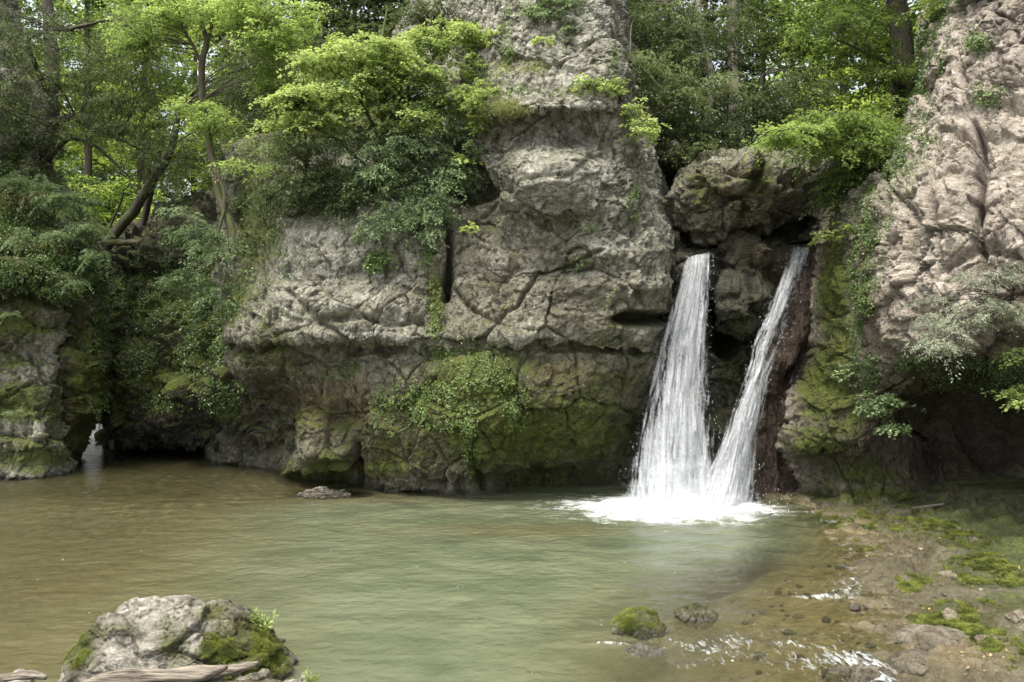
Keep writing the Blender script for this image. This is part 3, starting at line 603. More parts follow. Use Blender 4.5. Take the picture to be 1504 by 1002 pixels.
# the rib the right fall runs over
rib = [(1198, 360, 22.0, .30), (1178, 420, 21.5, .42), (1158, 480, 21.0, .50), (1140, 530, 20.6, .48), (1132, 560, 20.7, .36), (1130, 620, 20.8, .34), (1128, 680, 20.8, .42), (1126, 745, 20.8, .55), (1126, 790, 20.8, .6)]
def rib_mesh(path, name, mat, label, cat, off, moss=(), wet=.8, asp=1.0):
    A = np.array([PT(p[0], p[1], p[2]) for p in path]); R = np.array([p[3] for p in path])
    n = 150; Pn = cr_interp(A, n); Rn = cr_interp(R[:, None], n)[:, 0]; k = 110
    th = np.linspace(0, 2 * np.pi, k)
    G = np.zeros((n, k, 3)); Nn = np.zeros((n, k, 3))
    Nn[..., 0] = np.cos(th)[None] * asp; Nn[..., 1] = np.sin(th)[None]
    rr = Rn[:, None] * (1 + .0 * th[None])
    G = Pn[:, None] + Nn * rr[..., None]
    V = G.reshape(-1, 3); nn = Nn.reshape(-1, 3)
    W0 = V.copy(); W0[:, 2] *= .45
    d = rock_disp(W0, big=.3, blk=.4, small=1.0, strata=.2, off=off, bscale=1.5); V = V + nn * d[:, None]
    at = {'moss': paint(V, moss), 'brown': .4 * np.ones(len(V)), 'stain_shade': 0 * V[:, 0], 'wet': wet * np.ones(len(V))}
    o = mesh(name, V, grid_quads(n, k), mat, attrs=at, loc=(float(A[-1][0]), float(A[-1][1]), 0)); return tag(o, label, cat)
rib_mesh(rib, 'rock_rib', M_wet, 'wet reddish brown rock rib that the right waterfall runs over', 'rock', 230, moss=[(1120, 500, 10, 20, .5)])
rib2 = [(1205, 450, 21.6, .2), (1190, 490, 21.2, .28), (1172, 540, 20.9, .32), (1158, 590, 20.8, .3), (1150, 650, 20.9, .3), (1147, 760, 20.9, .35)]
rib_mesh(rib2, 'rock_rib', M_wet, 'smaller shiny wet rock rib between the right waterfall and the mossy wall', 'rock', 240, moss=[(1165, 620, 30, 30, .6)], wet=1.0)

FB, FBV, FBN = boulder('boulder', (-4.08, 9.6, .05), (1.33, .85, .70), M_boulder, 'large pale limestone boulder with brown green moss in the left foreground', 'boulder', 300, 7, .8,
        dict(big=.12, blk=.55, small=.95, strata=.1, bscale=1.9), moss=[(370, 945, 60, 45, .95), (320, 900, 40, 22, .45), (110, 950, 30, 34, .8), (255, 945, 30, 34, .5), (390, 915, 34, 24, .7), (150, 925, 50, 16, .4), (330, 965, 60, 20, .5)], mossup=.0, mossbase=.24,
        bumps=[((-.2, -.2, 1), .4, .12), ((.45, -.1, .9), .3, .12), ((.15, 0, 1), .15, -.16), ((-.9, 0, .5), .4, -.08)], brown=[])
_, CRV, CRN = boulder('rock', (1.72, 10.9, .02), (.31, .24, .26), M_boulder, 'small rock capped with bright green moss standing in the shallow water', 'rock', 310, 6, .85, fine, mossbase=.55, mossup=.5, wet=[(945, 930, 60, 8, 1)])
boulder('rock', (1.72, 10.25, -.06), (.27, .2, .15), M_boulder, 'low dark wet rock just in front of the moss capped rock', 'rock', 320, 6, .85, fine, mossbase=.1, mossup=.3, wetall=.6)
boulder('rock', (2.66, 11.5, .03), (.28, .18, .12), M_boulder, 'flat dark mossy rock barely above the water, right of the moss capped rock', 'rock', 330, 6, .85, fine, mossbase=.35, mossup=.4, wetall=.5)
boulder('rock', (4.95, 9.75, -.02), (.34, .28, .2), M_shore, 'smooth wet grey brown rock in the white rapid at the lower right', 'rock', 340, 6, .95, dict(big=.1, blk=.12, small=.3, strata=.05, bscale=2), mossup=.15, wetall=.5)
boulder('rock', (4.15, 9.55, -.12), (.4, .3, .2), M_shore, 'small brown rock at the left edge of the white rapid', 'rock', 350, 6, .95, fine, mossup=.1, wetall=.5)
boulder('rock', (5.6, 10.6, .0), (.5, .42, .15), M_shore, 'rounded water worn rock at the shore edge above the rapid', 'rock', 360, 6, .95, dict(big=.1, blk=.12, small=.3, strata=.05, bscale=2), mossup=.1, wetall=.35)
_rs = np.random.RandomState(5)
for k, (px, py, Y, s, lab) in enumerate([(1400, 812, 15.9, .12, 'brown loose stone lying on the bank nearest the mossy ledge'), (1432, 822, 15.2, .10, 'brown loose stone lying on the bank beside the upper moss cushion'),
                                   (1390, 855, 13.2, .13, 'brown loose stone lying left of the upper moss cushion'), (1500, 935, 10.9, .14, 'brown loose stone at the right picture edge'),
                                   (1395, 930, 11.2, .12, 'brown loose stone between the lower moss cushions'), (1450, 965, 10.3, .13, 'flat wet stone at the foot of the right bank')]):
    X = (px - CX) / FPX * Y; z = float(floor_h(np.array([X]), np.array([Y]))[0])
    boulder('stone', (X, Y, z + s * .25), (s * 1.3, s, s * .6), M_shore, lab, 'stone', 400 + k * 10, 4, .9, dict(big=.05, blk=.2, small=.3, strata=.0, bscale=3), mossup=.1, group='loose stones on the right bank', rot=k * 1.1)
for k, (px, Y, s, lab) in enumerate([(372, 8.9, .22, 'pale lumpy rock beside the driftwood ends'), (430, 8.7, .25, 'pale lumpy rock at the bottom edge right of the driftwood'), (200, 8.6, .3, 'pale rock mostly hidden behind the driftwood'), (30, 9.3, .16, 'low brown rock at the left edge behind the driftwood')]):
    boulder('rock', ((px - CX) / FPX * Y, Y, .05 if k < 3 else -.05), (s * 1.5, s, s * .95), M_boulder, lab, 'rock', 500 + k * 10, 6, .85, dict(big=.08, blk=.35, small=.7, strata=.05, bscale=2.6), mossup=.1, rot=k * .7)

# ------------------------------------------------------------------ water
def water_material():
    m, nt, bs, out = newmat('pool_water'); b = NB(nt)
    g = b.n('ShaderNodeNewGeometry'); pos = g.outputs['Position']
    dep = b.attr('depth'); foam = b.attr('foam'); rap = b.attr('rapid')
    w1 = b.noise(b.mapping(pos, (2.2, 2.4, 1)), 1.0, 5, .55, .5)
    w2 = b.noise(b.mapping(pos, (7, 7.5, 1)), 1.0, 5, .6, .3); w3 = b.noise(b.mapping(pos, (26, 26, 1)), 1.0, 3, .6)
    bp = b.bump(w1, .05, .8); bp = b.bump(w2, .016, .9, bp); bp = b.bump(w3, .006, 1.0, bp)
    silt = b.noise(b.mapping(pos, (.5, 1.1, 1)), 1.0, 4, .55, .6)
    body = b.mix(b.mr(silt, .35, .65), (.074, .090, .050), (.122, .134, .080))
    body = b.mix(b.math('MULTIPLY', b.attr('silt'), .85), body, (.086, .070, .030))
    df = b.n('ShaderNodeBsdfDiffuse'); b.l(body, df.inputs[0]); b.l(bp, df.inputs['Normal'])
    tr = b.n('ShaderNodeBsdfTransparent'); tr.inputs[0].default_value = (.86, .88, .74, 1)
    mx = b.n('ShaderNodeMixShader'); b.l(b.mr(dep, .0, .9, .0, .95), mx.inputs[0]); b.l(tr.outputs[0], mx.inputs[1]); b.l(df.outputs[0], mx.inputs[2])
    gl = b.n('ShaderNodeBsdfGlossy'); gl.inputs['Roughness'].default_value = .13; b.l(bp, gl.inputs['Normal'])
    fr = b.n('ShaderNodeFresnel'); fr.inputs[0].default_value = 1.33; b.l(bp, fr.inputs['Normal'])
    m2 = b.n('ShaderNodeMixShader'); b.l(b.math('MULTIPLY', fr.outputs[0], 1.15), m2.inputs[0]); b.l(mx.outputs[0], m2.inputs[1]); b.l(gl.outputs[0], m2.inputs[2])
    fn = b.math('ADD', b.noise(b.mapping(pos, (2.2, 4.5, 1)), 1.0, 9, .7, .8), b.math('MULTIPLY', b.noise(pos, 13, 4, .7), .35))
    ff = b.mr(b.math('ADD', b.math('MULTIPLY', foam, 1.0), fn), 1.02, 1.42)
    # bubbles drifting over the pool
    v = b.n('ShaderNodeTexVoronoi', feature='F1'); v.inputs['Scale'].default_value = 1; b.l(b.mapping(pos, (7.5, 5.5, 1)), v.inputs[0])
    cl = b.mr(b.noise(b.mapping(pos, (.7, 1.0, 1)), 1.0, 3, .6, 1.5), .54, .78)
    rad = b.math('MULTIPLY', cl, .17); bub = b.math('LESS_THAN', v.outputs['Distance'], rad)
    fn2 = b.noise(b.mapping(pos, (14, 5, 1)), 1.0, 7, .7, 1.0)
    rr = b.mr(b.math('ADD', rap, b.math('MULTIPLY_ADD', fn2, 1.9, -.45)), 1.0, 1.45, 0, .75)
    ff = b.math('MAXIMUM', b.math('MAXIMUM', ff, b.math('MULTIPLY', bub, .55)), rr)
    fd = b.n('ShaderNodeBsdfDiffuse'); fd.inputs[0].default_value = (.62, .65, .66, 1); b.l(bp, fd.inputs['Normal'])
    m3 = b.n('ShaderNodeMixShader'); b.l(ff, m3.inputs[0]); b.l(m2.outputs[0], m3.inputs[1]); b.l(fd.outputs[0], m3.inputs[2])
    nt.nodes.remove(bs); b.l(m3.outputs[0], out.inputs[0]); return m
M_water = water_material()

FALL = [(3.85, 19.3), (4.9, 19.4)]
def water_sheet():
    xs = np.concatenate([np.linspace(-30, -12, 40)[:-1], np.linspace(-12, 7.6, 520)])
    ys = np.concatenate([np.linspace(5, 8.5, 20)[:-1], np.linspace(8.5, 22, 420)[:-1], np.linspace(22, 44, 80)])
    X, Y = np.meshgrid(xs, ys); x = X.ravel(); y = Y.ravel(); P = np.stack([x, y, 0 * x], 1)
    fz = floor_h(x, y, True)
    A = P * np.array([1, 1.9, 1]); z = .014 * fbm(A, 1.1, 3, 2) + .010 * fbm(A, 4.5, 3, 7)
    r = np.hypot(x - 4.3, (y - 19.2)); z += .022 * np.sin(r * 6 + 2.5 * perlin(P, .8)) * np.exp(-r / 3.2)
    foam = 1.0 * np.exp(-((x - 4.05) / 1.45) ** 2 - ((y - 19.5) / .9) ** 2) + .35 * np.exp(-((x - 3.2) / 3.2) ** 2 - ((y - 18.8) / 1.3) ** 2)
    foam += .30 * fbm(P, 1.1, 4, 9) + .30 * np.exp(-(np.hypot(x - 4.1, (y - 19.2)) / 3.4) ** 2)
    foam = np.minimum(foam, 1.25)
    nz = fbm(P * np.array([1, 1.6, 1]), 1.3, 3, 5)
    rap = .52 * np.exp(-((x - 4.5 - .25 * (y - 9.5)) / .75) ** 2 - ((y - 9.3) / .85) ** 2) + .38 * np.exp(-((x - 4.6) / .6) ** 2 - ((y - 12.4) / .10) ** 2) + .56 * np.exp(-((x - 1.25) / .35) ** 2 - ((y - 10.45) / .07) ** 2)
    rap += .46 * np.exp(-((x - 3.1) / 2.0) ** 2 - ((y - 10.4) / 1.1) ** 2) + .38 * np.exp(-((x - 5.3) / .9) ** 2 - ((y - 12.6) / 1.0) ** 2)
    rap += .36 * np.exp(-((x - shore_x(y) + .1) / .3) ** 2) * sst(12, 14, y) + .35 * nz
    z += .07 * foam * (fbm(P, 3, 4, 3) + .4) + .10 * np.minimum(rap, 1) * ridged(P * np.array([1, .6, 1]), 1.6, 3, 8)
    silt = np.clip(sst(-3.5, -8.5, x - .22 * (19 - y)) * .9 + .75 * sst(18.5, 21, y) * sst(1, -3, x) + .9 * sst(-5.5, -1.5, x - shore_x(y) + .6 * fbm(P, .7, 3, 14)) * sst(15.5, 12.5, y) + .7 * np.exp(-((x - .1) / 2.6) ** 2 - ((y - 16.9) / .7) ** 2) + .25 * fbm(P, .5, 3), 0, 1)
    dep = np.clip(-fz, 0, 3)
    V = np.stack([x, y, z], 1)
    tag(mesh('water', V, grid_quads(len(ys), len(xs)), M_water, attrs=dict(depth=dep, foam=foam, rapid=rap, silt=silt)), 'clear green brown pool below the waterfalls', kind='structure')
water_sheet()

def fall_material(name, lo, hi, vs=1.0, body=(.64, .66, .67)):
    m, nt, bs, out = newmat(name); b = NB(nt)
    u = b.attr('fu'); v = b.attr('fv'); cov = b.attr('cover')
    cx_ = b.n('ShaderNodeCombineXYZ'); b.l(b.math('MULTIPLY', u, 1.0), cx_.inputs[0]); b.l(v, cx_.inputs[1]); b.l(b.attr('layer'), cx_.inputs[2])
    vec = cx_.outputs[0]
    n1 = b.noise(b.mapping(vec, (11, 1.5 * vs, 7)), 1.0, 5, .6, .35); n2 = b.noise(b.mapping(vec, (26, 4.5 * vs, 7)), 1.0, 4, .65, .3); n3 = b.noise(b.mapping(vec, (48, 30 * vs, 7)), 1.0, 3, .6)
    s = b.math('ADD', b.math('MULTIPLY_ADD', n1, 1.2, -.6), b.math('ADD', b.math('MULTIPLY_ADD', n2, .9, -.45), b.math('MULTIPLY_ADD', n3, .5, .25)))
    a = b.mr(b.math('ADD', s, cov), lo, hi, 0, 1)
    df = b.n('ShaderNodeBsdfDiffuse'); df.inputs[0].default_value = body + (1,)
    tl = b.n('ShaderNodeBsdfTranslucent'); tl.inputs[0].default_value = body + (1,)
    bp = b.bump(s, .12, .7); b.l(bp, df.inputs['Normal'])
    mm = b.n('ShaderNodeMixShader'); mm.inputs[0].default_value = .4; b.l(df.outputs[0], mm.inputs[1]); b.l(tl.outputs[0], mm.inputs[2])
    tr = b.n('ShaderNodeBsdfTransparent')
    mx = b.n('ShaderNodeMixShader'); b.l(a, mx.inputs[0]); b.l(tr.outputs[0], mx.inputs[1]); b.l(mm.outputs[0], mx.inputs[2])
    nt.nodes.remove(bs); b.l(mx.outputs[0], out.inputs[0]); return m
M_fall = fall_material('falling_water', .97, 1.52)
M_drop = fall_material('water_drops', -2, -1)

def fall_layers(left, right, layers, coverf, spread):
    """nested curtains of falling water, each a real sheet with its own depth; returns V, Q, attributes"""
    Ls = np.array([PT(*p) for p in left]); Rs = np.array([PT(*p) for p in right]); nv, nu = 230, 70
    VV = []; AT = {k: [] for k in ('fu', 'fv', 'cover', 'layer')}
    seg = np.linalg.norm(np.diff(Ls, axis=0), axis=1)
    Lc = cr_interp(Ls, nv, seg); Rc = cr_interp(Rs, nv, np.linalg.norm(np.diff(Rs, axis=0), axis=1))
    u = np.linspace(0, 1, nu); t = np.linspace(0, 1, nv)
    for k in range(layers):
        G = Lc[:, None] * (1 - u)[None, :, None] + Rc[:, None] * u[None, :, None]
        U, T = np.meshgrid(u, t)
        bow = np.sin(np.pi * U) * (.10 + .25 * T); f = (k / max(1, layers - 1) - .5) * spread
        Q3 = np.stack([U * 5, T * 1.6, 0 * U + k * 3.1], -1).reshape(-1, 3)
        wv = fbm(Q3 * np.array([1, 1.8, 1]), 1.3, 4, k * 5).reshape(nv, nu); wv2 = fbm(Q3 * np.array([4, 1, 1]), 1.5, 3, k * 9).reshape(nv, nu)
        G[..., 1] -= bow + f * (.12 + .88 * T) + .20 * wv * (T * .8 + .2) + .09 * wv2
        G[..., 0] += .24 * wv * (T * .8 + .2) + .06 * wv2 * T
        G[..., 2] += (.10 * wv2 - .13 * np.exp(-((U - .22) / .12) ** 2) + .05 * np.sin(U * 7 + k)) * sst(.16, .06, T) * sst(.0, .05, T) + (U - .5) * .12 * k / layers * T
        VV.append(G.reshape(-1, 3)); W = np.hypot(*(Rc - Lc)[:, :2].T)[:, None] * np.ones_like(U)
        AT['fu'].append(((U - .5) * W * .55 + .5 + .02 * wv).ravel()); AT['fv'].append((T * 3.4 - .05 * wv2).ravel()); AT['layer'].append(np.full(nv * nu, float(k)))
        edge = sst(-.02, .26, U + .30 * wv2 + .2 * wv) * sst(-.02, .26, 1 - U + .30 * wv2 - .2 * wv)
        AT['cover'].append((coverf(U, T, k) + .5 * wv - (1 - edge) * .7).ravel())
    g = grid_quads(nv, nu); Q = np.concatenate([g + k * nv * nu for k in range(layers)])
    return np.concatenate(VV), Q, {k: np.concatenate(v) for k, v in AT.items()}

def drops(rng, C0, n, size):
    """small loose drops and splashes: little stretched octahedra"""
    O = np.array([(1, 0, 0), (-1, 0, 0), (0, 1, 0), (0, -1, 0), (0, 0, 1), (0, 0, -1)], float)
    F = np.array([(0, 2, 4), (2, 1, 4), (1, 3, 4), (3, 0, 4), (2, 0, 5), (1, 2, 5), (3, 1, 5), (0, 3, 5)])
    s = size * (.4 + rng.rand(n, 1, 1) ** 2 * 1.4); st = np.ones((n, 1, 3)); st[:, 0, 2] = 1 + 2.2 * rng.rand(n)
    V = C0[:, None, :] + O[None] * s * st
    return V.reshape(-1, 3), (F[None] + 6 * np.arange(n)[:, None, None]).reshape(-1, 3)

rng = np.random.RandomState(3)
def make_fall(label, left, right, layers, coverf, spread, drop_n, base_px, extra=None):
    bp = PT(base_px, 735, 19.7); t = thing('waterfall', label, 'waterfall', (bp[0], bp[1], 0))
    V, Q, at = fall_layers(left, right, layers, coverf, spread)
    mesh('water_curtain', V, Q, M_fall, t, at)
    L_ = np.array([PT(*p) for p in left]); R_ = np.array([PT(*p) for p in right])
    q = rng.rand(drop_n) ** .6; idx = (q * 59).astype(int); l = cr_interp(L_, 60)[idx]; r = cr_interp(R_, 60)[idx]
    uu = rng.beta(.8, .8, drop_n)[:, None] * 1.04 - .02
    Cc = l * (1 - uu) + r * uu; Cc[:, 1] -= rng.rand(drop_n) * (.1 + .45 * q); Cc[:, 0] += rng.normal(size=drop_n) * .045 * (.3 + q); Cc[:, 2] += rng.normal(size=drop_n) * .05
    n2 = drop_n // 2; S = np.stack([bp[0] + rng.normal(size=n2) * .75, 19.35 - np.abs(rng.normal(size=n2)) * .45, np.abs(rng.normal(size=n2)) ** 1.3 * .22], 1)
    V, Q = drops(rng, np.concatenate([Cc, S]), drop_n + n2, .0065)
    o = mesh('spray', V, Q, M_drop, t, dict(cover=np.zeros(len(V))), smooth=True); o['kind'] = 'stuff'
    return t
DROPK = .35
make_fall('wider left waterfall pouring free of the rock in one tall white curtain',
    [(1000, 383, 23.2), (1003, 379, 21.5), (998, 392, 21.0), (984, 440, 20.7), (964, 510, 20.4), (944, 590, 20.1), (926, 665, 19.9), (914, 745, 19.8)],
    [(1040, 380, 23.2), (1046, 371, 21.6), (1046, 388, 21.1), (1045, 440, 20.8), (1043, 510, 20.5), (1046, 590, 20.3), (1056, 665, 20.1), (1066, 745, 20.0)], 5,
    lambda U, T, k: .60 + .10 * T + .05 * np.sin(U * 9 + k), .6, 900, 985)
make_fall('narrower right waterfall sliding down a slanting rock rib before it drops',
    [(1168, 372, 23.4), (1160, 364, 21.9), (1150, 388, 21.3), (1128, 440, 20.7), (1104, 500, 20.2), (1093, 550, 20.0), (1066, 620, 19.8), (1038, 690, 19.7), (1016, 745, 19.6)],
    [(1186, 372, 23.4), (1190, 364, 21.9), (1184, 388, 21.4), (1176, 440, 20.85), (1158, 500, 20.3), (1128, 555, 20.1), (1116, 620, 20.1), (1112, 690, 20.0), (1108, 745, 20.0)], 5,
    lambda U, T, k: .60 + .20 * sst(.5, 1, T) * (1 - .6 * U) - .30 * sst(.2, .36, T) * sst(.72, .5, T) * sst(.25, .6, U) - .22 * sst(.5, 1, T) * sst(.45, 1, U), .45, 600, 1068)
def mist():
    L_ = [(880, 640, 19.3), (872, 680, 19.1), (866, 715, 18.95), (862, 752, 18.9)]; R_ = [(1150, 640, 19.3), (1156, 680, 19.1), (1160, 715, 18.95), (1164, 752, 18.9)]
    m = fall_material('mist', .85, 3.0, .25)
    V, Q, at = fall_layers(L_, R_, 4, lambda U, T, k: .12 + .62 * sst(0, .9, T) - 1.6 * (U - .46) ** 2 * 2, 1.0)
    at['fu'] = at['fu'] * .35
    tag(mesh('mist', V, Q, m, attrs=at), 'fine mist of spray hanging where the waterfalls land', 'mist', kind='stuff')
mist()
def far_cascade():
    L_ = [(120, 596, 34), (120, 612, 33.6), (118, 640, 33.2), (116, 668, 33)]; R_ = [(156, 596, 34), (156, 612, 33.6), (158, 640, 33.2), (160, 668, 33)]
    V, Q, at = fall_layers(L_, R_, 2, lambda U, T, k: .7 + 0 * U, .2)
    tag(mesh('cascade', V, Q, M_fall, attrs=at), 'small distant white cascade seen through the slit at the left end of the pool', 'cascade')
far_cascade()
# thin trickle on the small rib
def trickle():
    L_ = [(1166, 490, 21.2), (1158, 530, 20.7), (1146, 575, 20.4), (1140, 640, 20.45), (1138, 735, 20.4)]; R_ = [(1186, 490, 21.2), (1180, 530, 20.7), (1160, 575, 20.4), (1146, 640, 20.45), (1144, 735, 20.4)]
    V, Q, at = fall_layers(L_, R_, 1, lambda U, T, k: .30 + 0 * U - .1 * T, .1)
    tag(mesh('trickle', V, Q, M_fall, attrs=at), 'thin trickle shining on the small wet rib right of the waterfalls', 'trickle')
trickle()
# churned foam where the falls land
def foam_mound():
    nx, ny = 260, 90; xs = np.linspace(2.3, 6.3, nx); ys = np.linspace(18.35, 20.4, ny); X, Y = np.meshgrid(xs, ys); x = X.ravel(); y = Y.ravel(); P = np.stack([x, y, 0 * x], 1)
    e = np.exp(-((x - 4.15) / 1.15) ** 2 - ((y - 19.6) / .62) ** 2)
    z = -.10 + e * (.30 + .34 * fbm(P, 3.2, 4) + .10 * fbm(P, 13, 3))
    keep = grid_quads(ny, nx); keep = keep[z[keep].max(1) > -.02]
    m, nt, bs, out = newmat('foam'); b = NB(nt); bs.inputs['Base Color'].default_value = (.66, .68, .70, 1); bs.inputs['Roughness'].default_value = .8
    bs.inputs['Subsurface Weight'].default_value = 0.0
    g = b.n('ShaderNodeNewGeometry'); b.l(b.bump(b.noise(g.outputs['Position'], 14, 6, .7), .06), bs.inputs['Normal'])
    o = mesh('foam', np.stack([x, y, z], 1), keep, m); tag(o, 'white churned foam where the waterfalls hit the pool', 'foam', kind='stuff')
foam_mound()

# ------------------------------------------------------------------ vegetation
def unit(A): return A / (np.linalg.norm(A, axis=-1, keepdims=True) + 1e-9)

def tube(pts, rad, k=7, seg=None, wob=0.0, seed=0):
    A = np.asarray(pts, float); R = np.asarray(rad, float); n = seg or max(4, (len(A) - 1) * 6)
    w = np.linalg.norm(np.diff(A, axis=0), axis=1)
    P = cr_interp(A, n, w) if len(A) > 2 else A[0] + (A[1] - A[0]) * np.linspace(0, 1, n)[:, None]
    r = np.interp(np.linspace(0, 1, n), np.concatenate([[0], np.cumsum(w)]) / w.sum(), R)
    if wob: P = P + wob * np.stack([perlin(P, 1.3, seed), perlin(P, 1.3, seed + 9), perlin(P, 1.3, seed + 19)], 1)
    T = unit(np.gradient(P, axis=0)); up = np.array([.31, .9, .3]); X = unit(np.cross(T, up)); Yv = np.cross(T, X)
    th = np.linspace(0, 2 * np.pi, k, endpoint=False)
    rr = r[:, None] * (1 + .12 * np.sin(th[None] * 3 + np.linspace(0, 5, n)[:, None]) + .06 * np.sin(th[None] * 2 + np.linspace(0, 19, n)[:, None]))
    V = P[:, None] + rr[..., None] * (X[:, None] * np.cos(th)[None, :, None] + Yv[:, None] * np.sin(th)[None, :, None])
    i = np.arange(n * k).reshape(n, k); j = np.roll(i, -1, 1)
    Q = np.stack([i[:-1], j[:-1], j[1:], i[1:]], -1).reshape(-1, 4)
    return V.reshape(-1, 3), Q

def join(parts):
    o = 0; VV = []; QQ = []
    for V, Q in parts: VV.append(V); QQ.append(Q + o); o += len(V)
    return np.concatenate(VV), np.concatenate(QQ)

def sprays(rng, O, D, L, m, ll, lw, wid=.6, droop=.15, K=9, tint=None, jit=.35, tj=.13, upn=None, flat=.35, ang=.9):
    """leafy twigs: side twigs leave the axis D at an angle and carry leaves all along; returns verts, quads, tint"""
    n = len(O); O = np.asarray(O, float); D = unit(np.asarray(D, float)); L = np.asarray(L, float).reshape(n, 1)
    up = np.tile([0, 0, 1.0], (n, 1)) if upn is None else np.asarray(upn, float)
    up = unit(up + rng.normal(size=(n, 3)) * .22)
    S = unit(np.cross(D, up)); N = np.cross(S, D)
    t0 = (rng.randint(0, K, (n, m)) + .6) / K; side = rng.choice([-1., 1.], (n, m)); r = rng.rand(n, m) ** .7
    wlen = wid * L * (1.05 - t0 * .85) * np.minimum(1, .35 + t0 * 2.2); ca, sa = math.cos(ang), math.sin(ang)
    a = t0 * L + r * wlen * ca; bb = side * r * wlen * sa
    P = O[:, None] + D[:, None] * a[..., None] + S[:, None] * bb[..., None]
    dist2 = (a ** 2 + bb ** 2) / L
    P[..., 2] -= droop * rng.uniform(.5, 1.7, (n, 1)) * dist2
    P += N[:, None] * (rng.normal(size=(n, m)) * .045)[..., None] * L[:, :, None]
    td = D[:, None] * ca + S[:, None] * (side * sa)[..., None]
    ld = unit(td + rng.normal(size=(n, m, 3)) * jit + np.array([0, 0, -1.2 * droop])); ln = unit(N[:, None] + rng.normal(size=(n, m, 3)) * flat)
    ls = unit(np.cross(ld, ln)); sz = (.65 + .7 * rng.rand(n, m))[..., None]
    b0 = P; tip = P + ld * ll * sz; mid = P + ld * ll * .48 * sz + np.cross(ls, ld) * (.12 * lw)
    V = np.stack([b0, mid + ls * lw * .5 * sz, tip, mid - ls * lw * .5 * sz], 2).reshape(-1, 3)
    tt = (rng.rand(n) if tint is None else np.asarray(tint)).reshape(n, 1) + rng.normal(size=(n, m)) * tj
    return V, np.arange(n * m * 4).reshape(-1, 4), np.repeat(np.clip(tt, 0, 1).ravel(), 4)

def leafjoin(L):
    V, Q = join([(a, b) for a, b, c in L]); return V, Q, np.concatenate([c for a, b, c in L])

def plates_in(rng, blobs, per=9, rad=(.45, .9), away=None):
    """layered foliage: flat plates of twigs inside ellipsoids; blob = (centre xyz, radii xyz, plates, tint)"""
    O = []; D = []; L = []; T = []; C_ = []
    for c, r, n, tn in blobs:
        c = np.array(c, float); r = np.array(r, float)
        for _ in range(n):
            u = unit(rng.normal(size=3)) * rng.rand() ** .45; pc = c + u * r; C_.append(pc)
            R = rng.uniform(*rad) * 1.15; pt = tn + rng.normal() * .2; tilt = rng.normal() * .18; a0 = rng.rand() * 6.28
            base = np.array([u[0] * r[0], u[1] * r[1], 0]); 
            for q in range(max(3, int(per * rng.uniform(.4, .9)))):
                a = a0 + q * 6.28 / per + rng.normal() * .25; d = np.array([math.cos(a), math.sin(a), rng.normal() * .14 - .04 + tilt * math.cos(a - a0)])
                d = unit(d + .6 * unit(base + 1e-6))
                O.append(pc + rng.normal(size=3) * np.array([.10, .10, .045])); D.append(d); L.append(R * rng.uniform(.45, 1.2)); T.append(pt)
    return np.array(O), np.array(D), np.array(L), np.array(T), np.array(C_)

def limbs_to(rng, trunks, tips, r0=.035, k=5, frac=1.0):
    """branches from the trunk lines out to the foliage plates"""
    TP = np.concatenate([cr_interp(np.asarray(p, float), 24, np.linalg.norm(np.diff(np.asarray(p, float), axis=0), axis=1)) for p, r in trunks]); out = []
    for c in tips:
        if rng.rand() > frac: continue
        d = TP - c; dd = np.linalg.norm(d * np.array([1, 1, 1.3]), axis=1) + 1.2 * np.maximum(0, TP[:, 2] - c[2] + .2)
        s = TP[np.argmin(dd)]; v = c - s; ln = np.linalg.norm(v)
        mid = s + v * .5 + np.array([rng.normal() * .08, rng.normal() * .08, .10 + rng.normal() * .06]) * ln
        rr = r0 * (.5 + .3 * ln); out.append(tube([s, mid, c], [rr, rr * .6, rr * .2], k, 8))
    return out

def make_tree(name, label, cat, trunks, blobs, leafm, barkm, seed, per=9, rad=(.45, .9), m=34, ll=.09, lw=.06, wid=.5, droop=.24, loc=None, limbfrac=.7, group=None, K=9, flat=.35, jit=.35, r0=.018):
    rng = np.random.RandomState(seed)
    O, D, L, T, C_ = plates_in(rng, blobs, per, rad)
    V, Q, tn = sprays(rng, O, D, L, m, ll, lw, wid, droop, K, T, jit, flat=flat)
    loc = loc or tuple(float(a) for a in trunks[0][0][0])
    t = thing(name, label, cat, loc, group)
    tv = [tube(p, r, 9, max(10, 8 * (len(p) - 1)), .05, seed) for p, r in trunks] + limbs_to(rng, trunks, C_, r0, 5, limbfrac)
    V2, Q2 = join(tv)
    mesh('trunk', V2, Q2, barkm, t); mesh('crown', V, Q, leafm, t, dict(tint=tn), smooth=False)
    return t

def pl(pts, Y=None): return [PT(p[0], p[1], p[2] if len(p) > 2 else Y) for p in pts]
def bl(L): return [(PT(x, y, Y), (rx / FPX * Y, ry_, rz / FPX * Y), n, tn) for x, y, Y, rx, rz, ry_, n, tn in L]

YEW = dict(ll=.08, lw=.026, wid=.36, droop=.45, K=11, flat=.5, per=7, m=42)
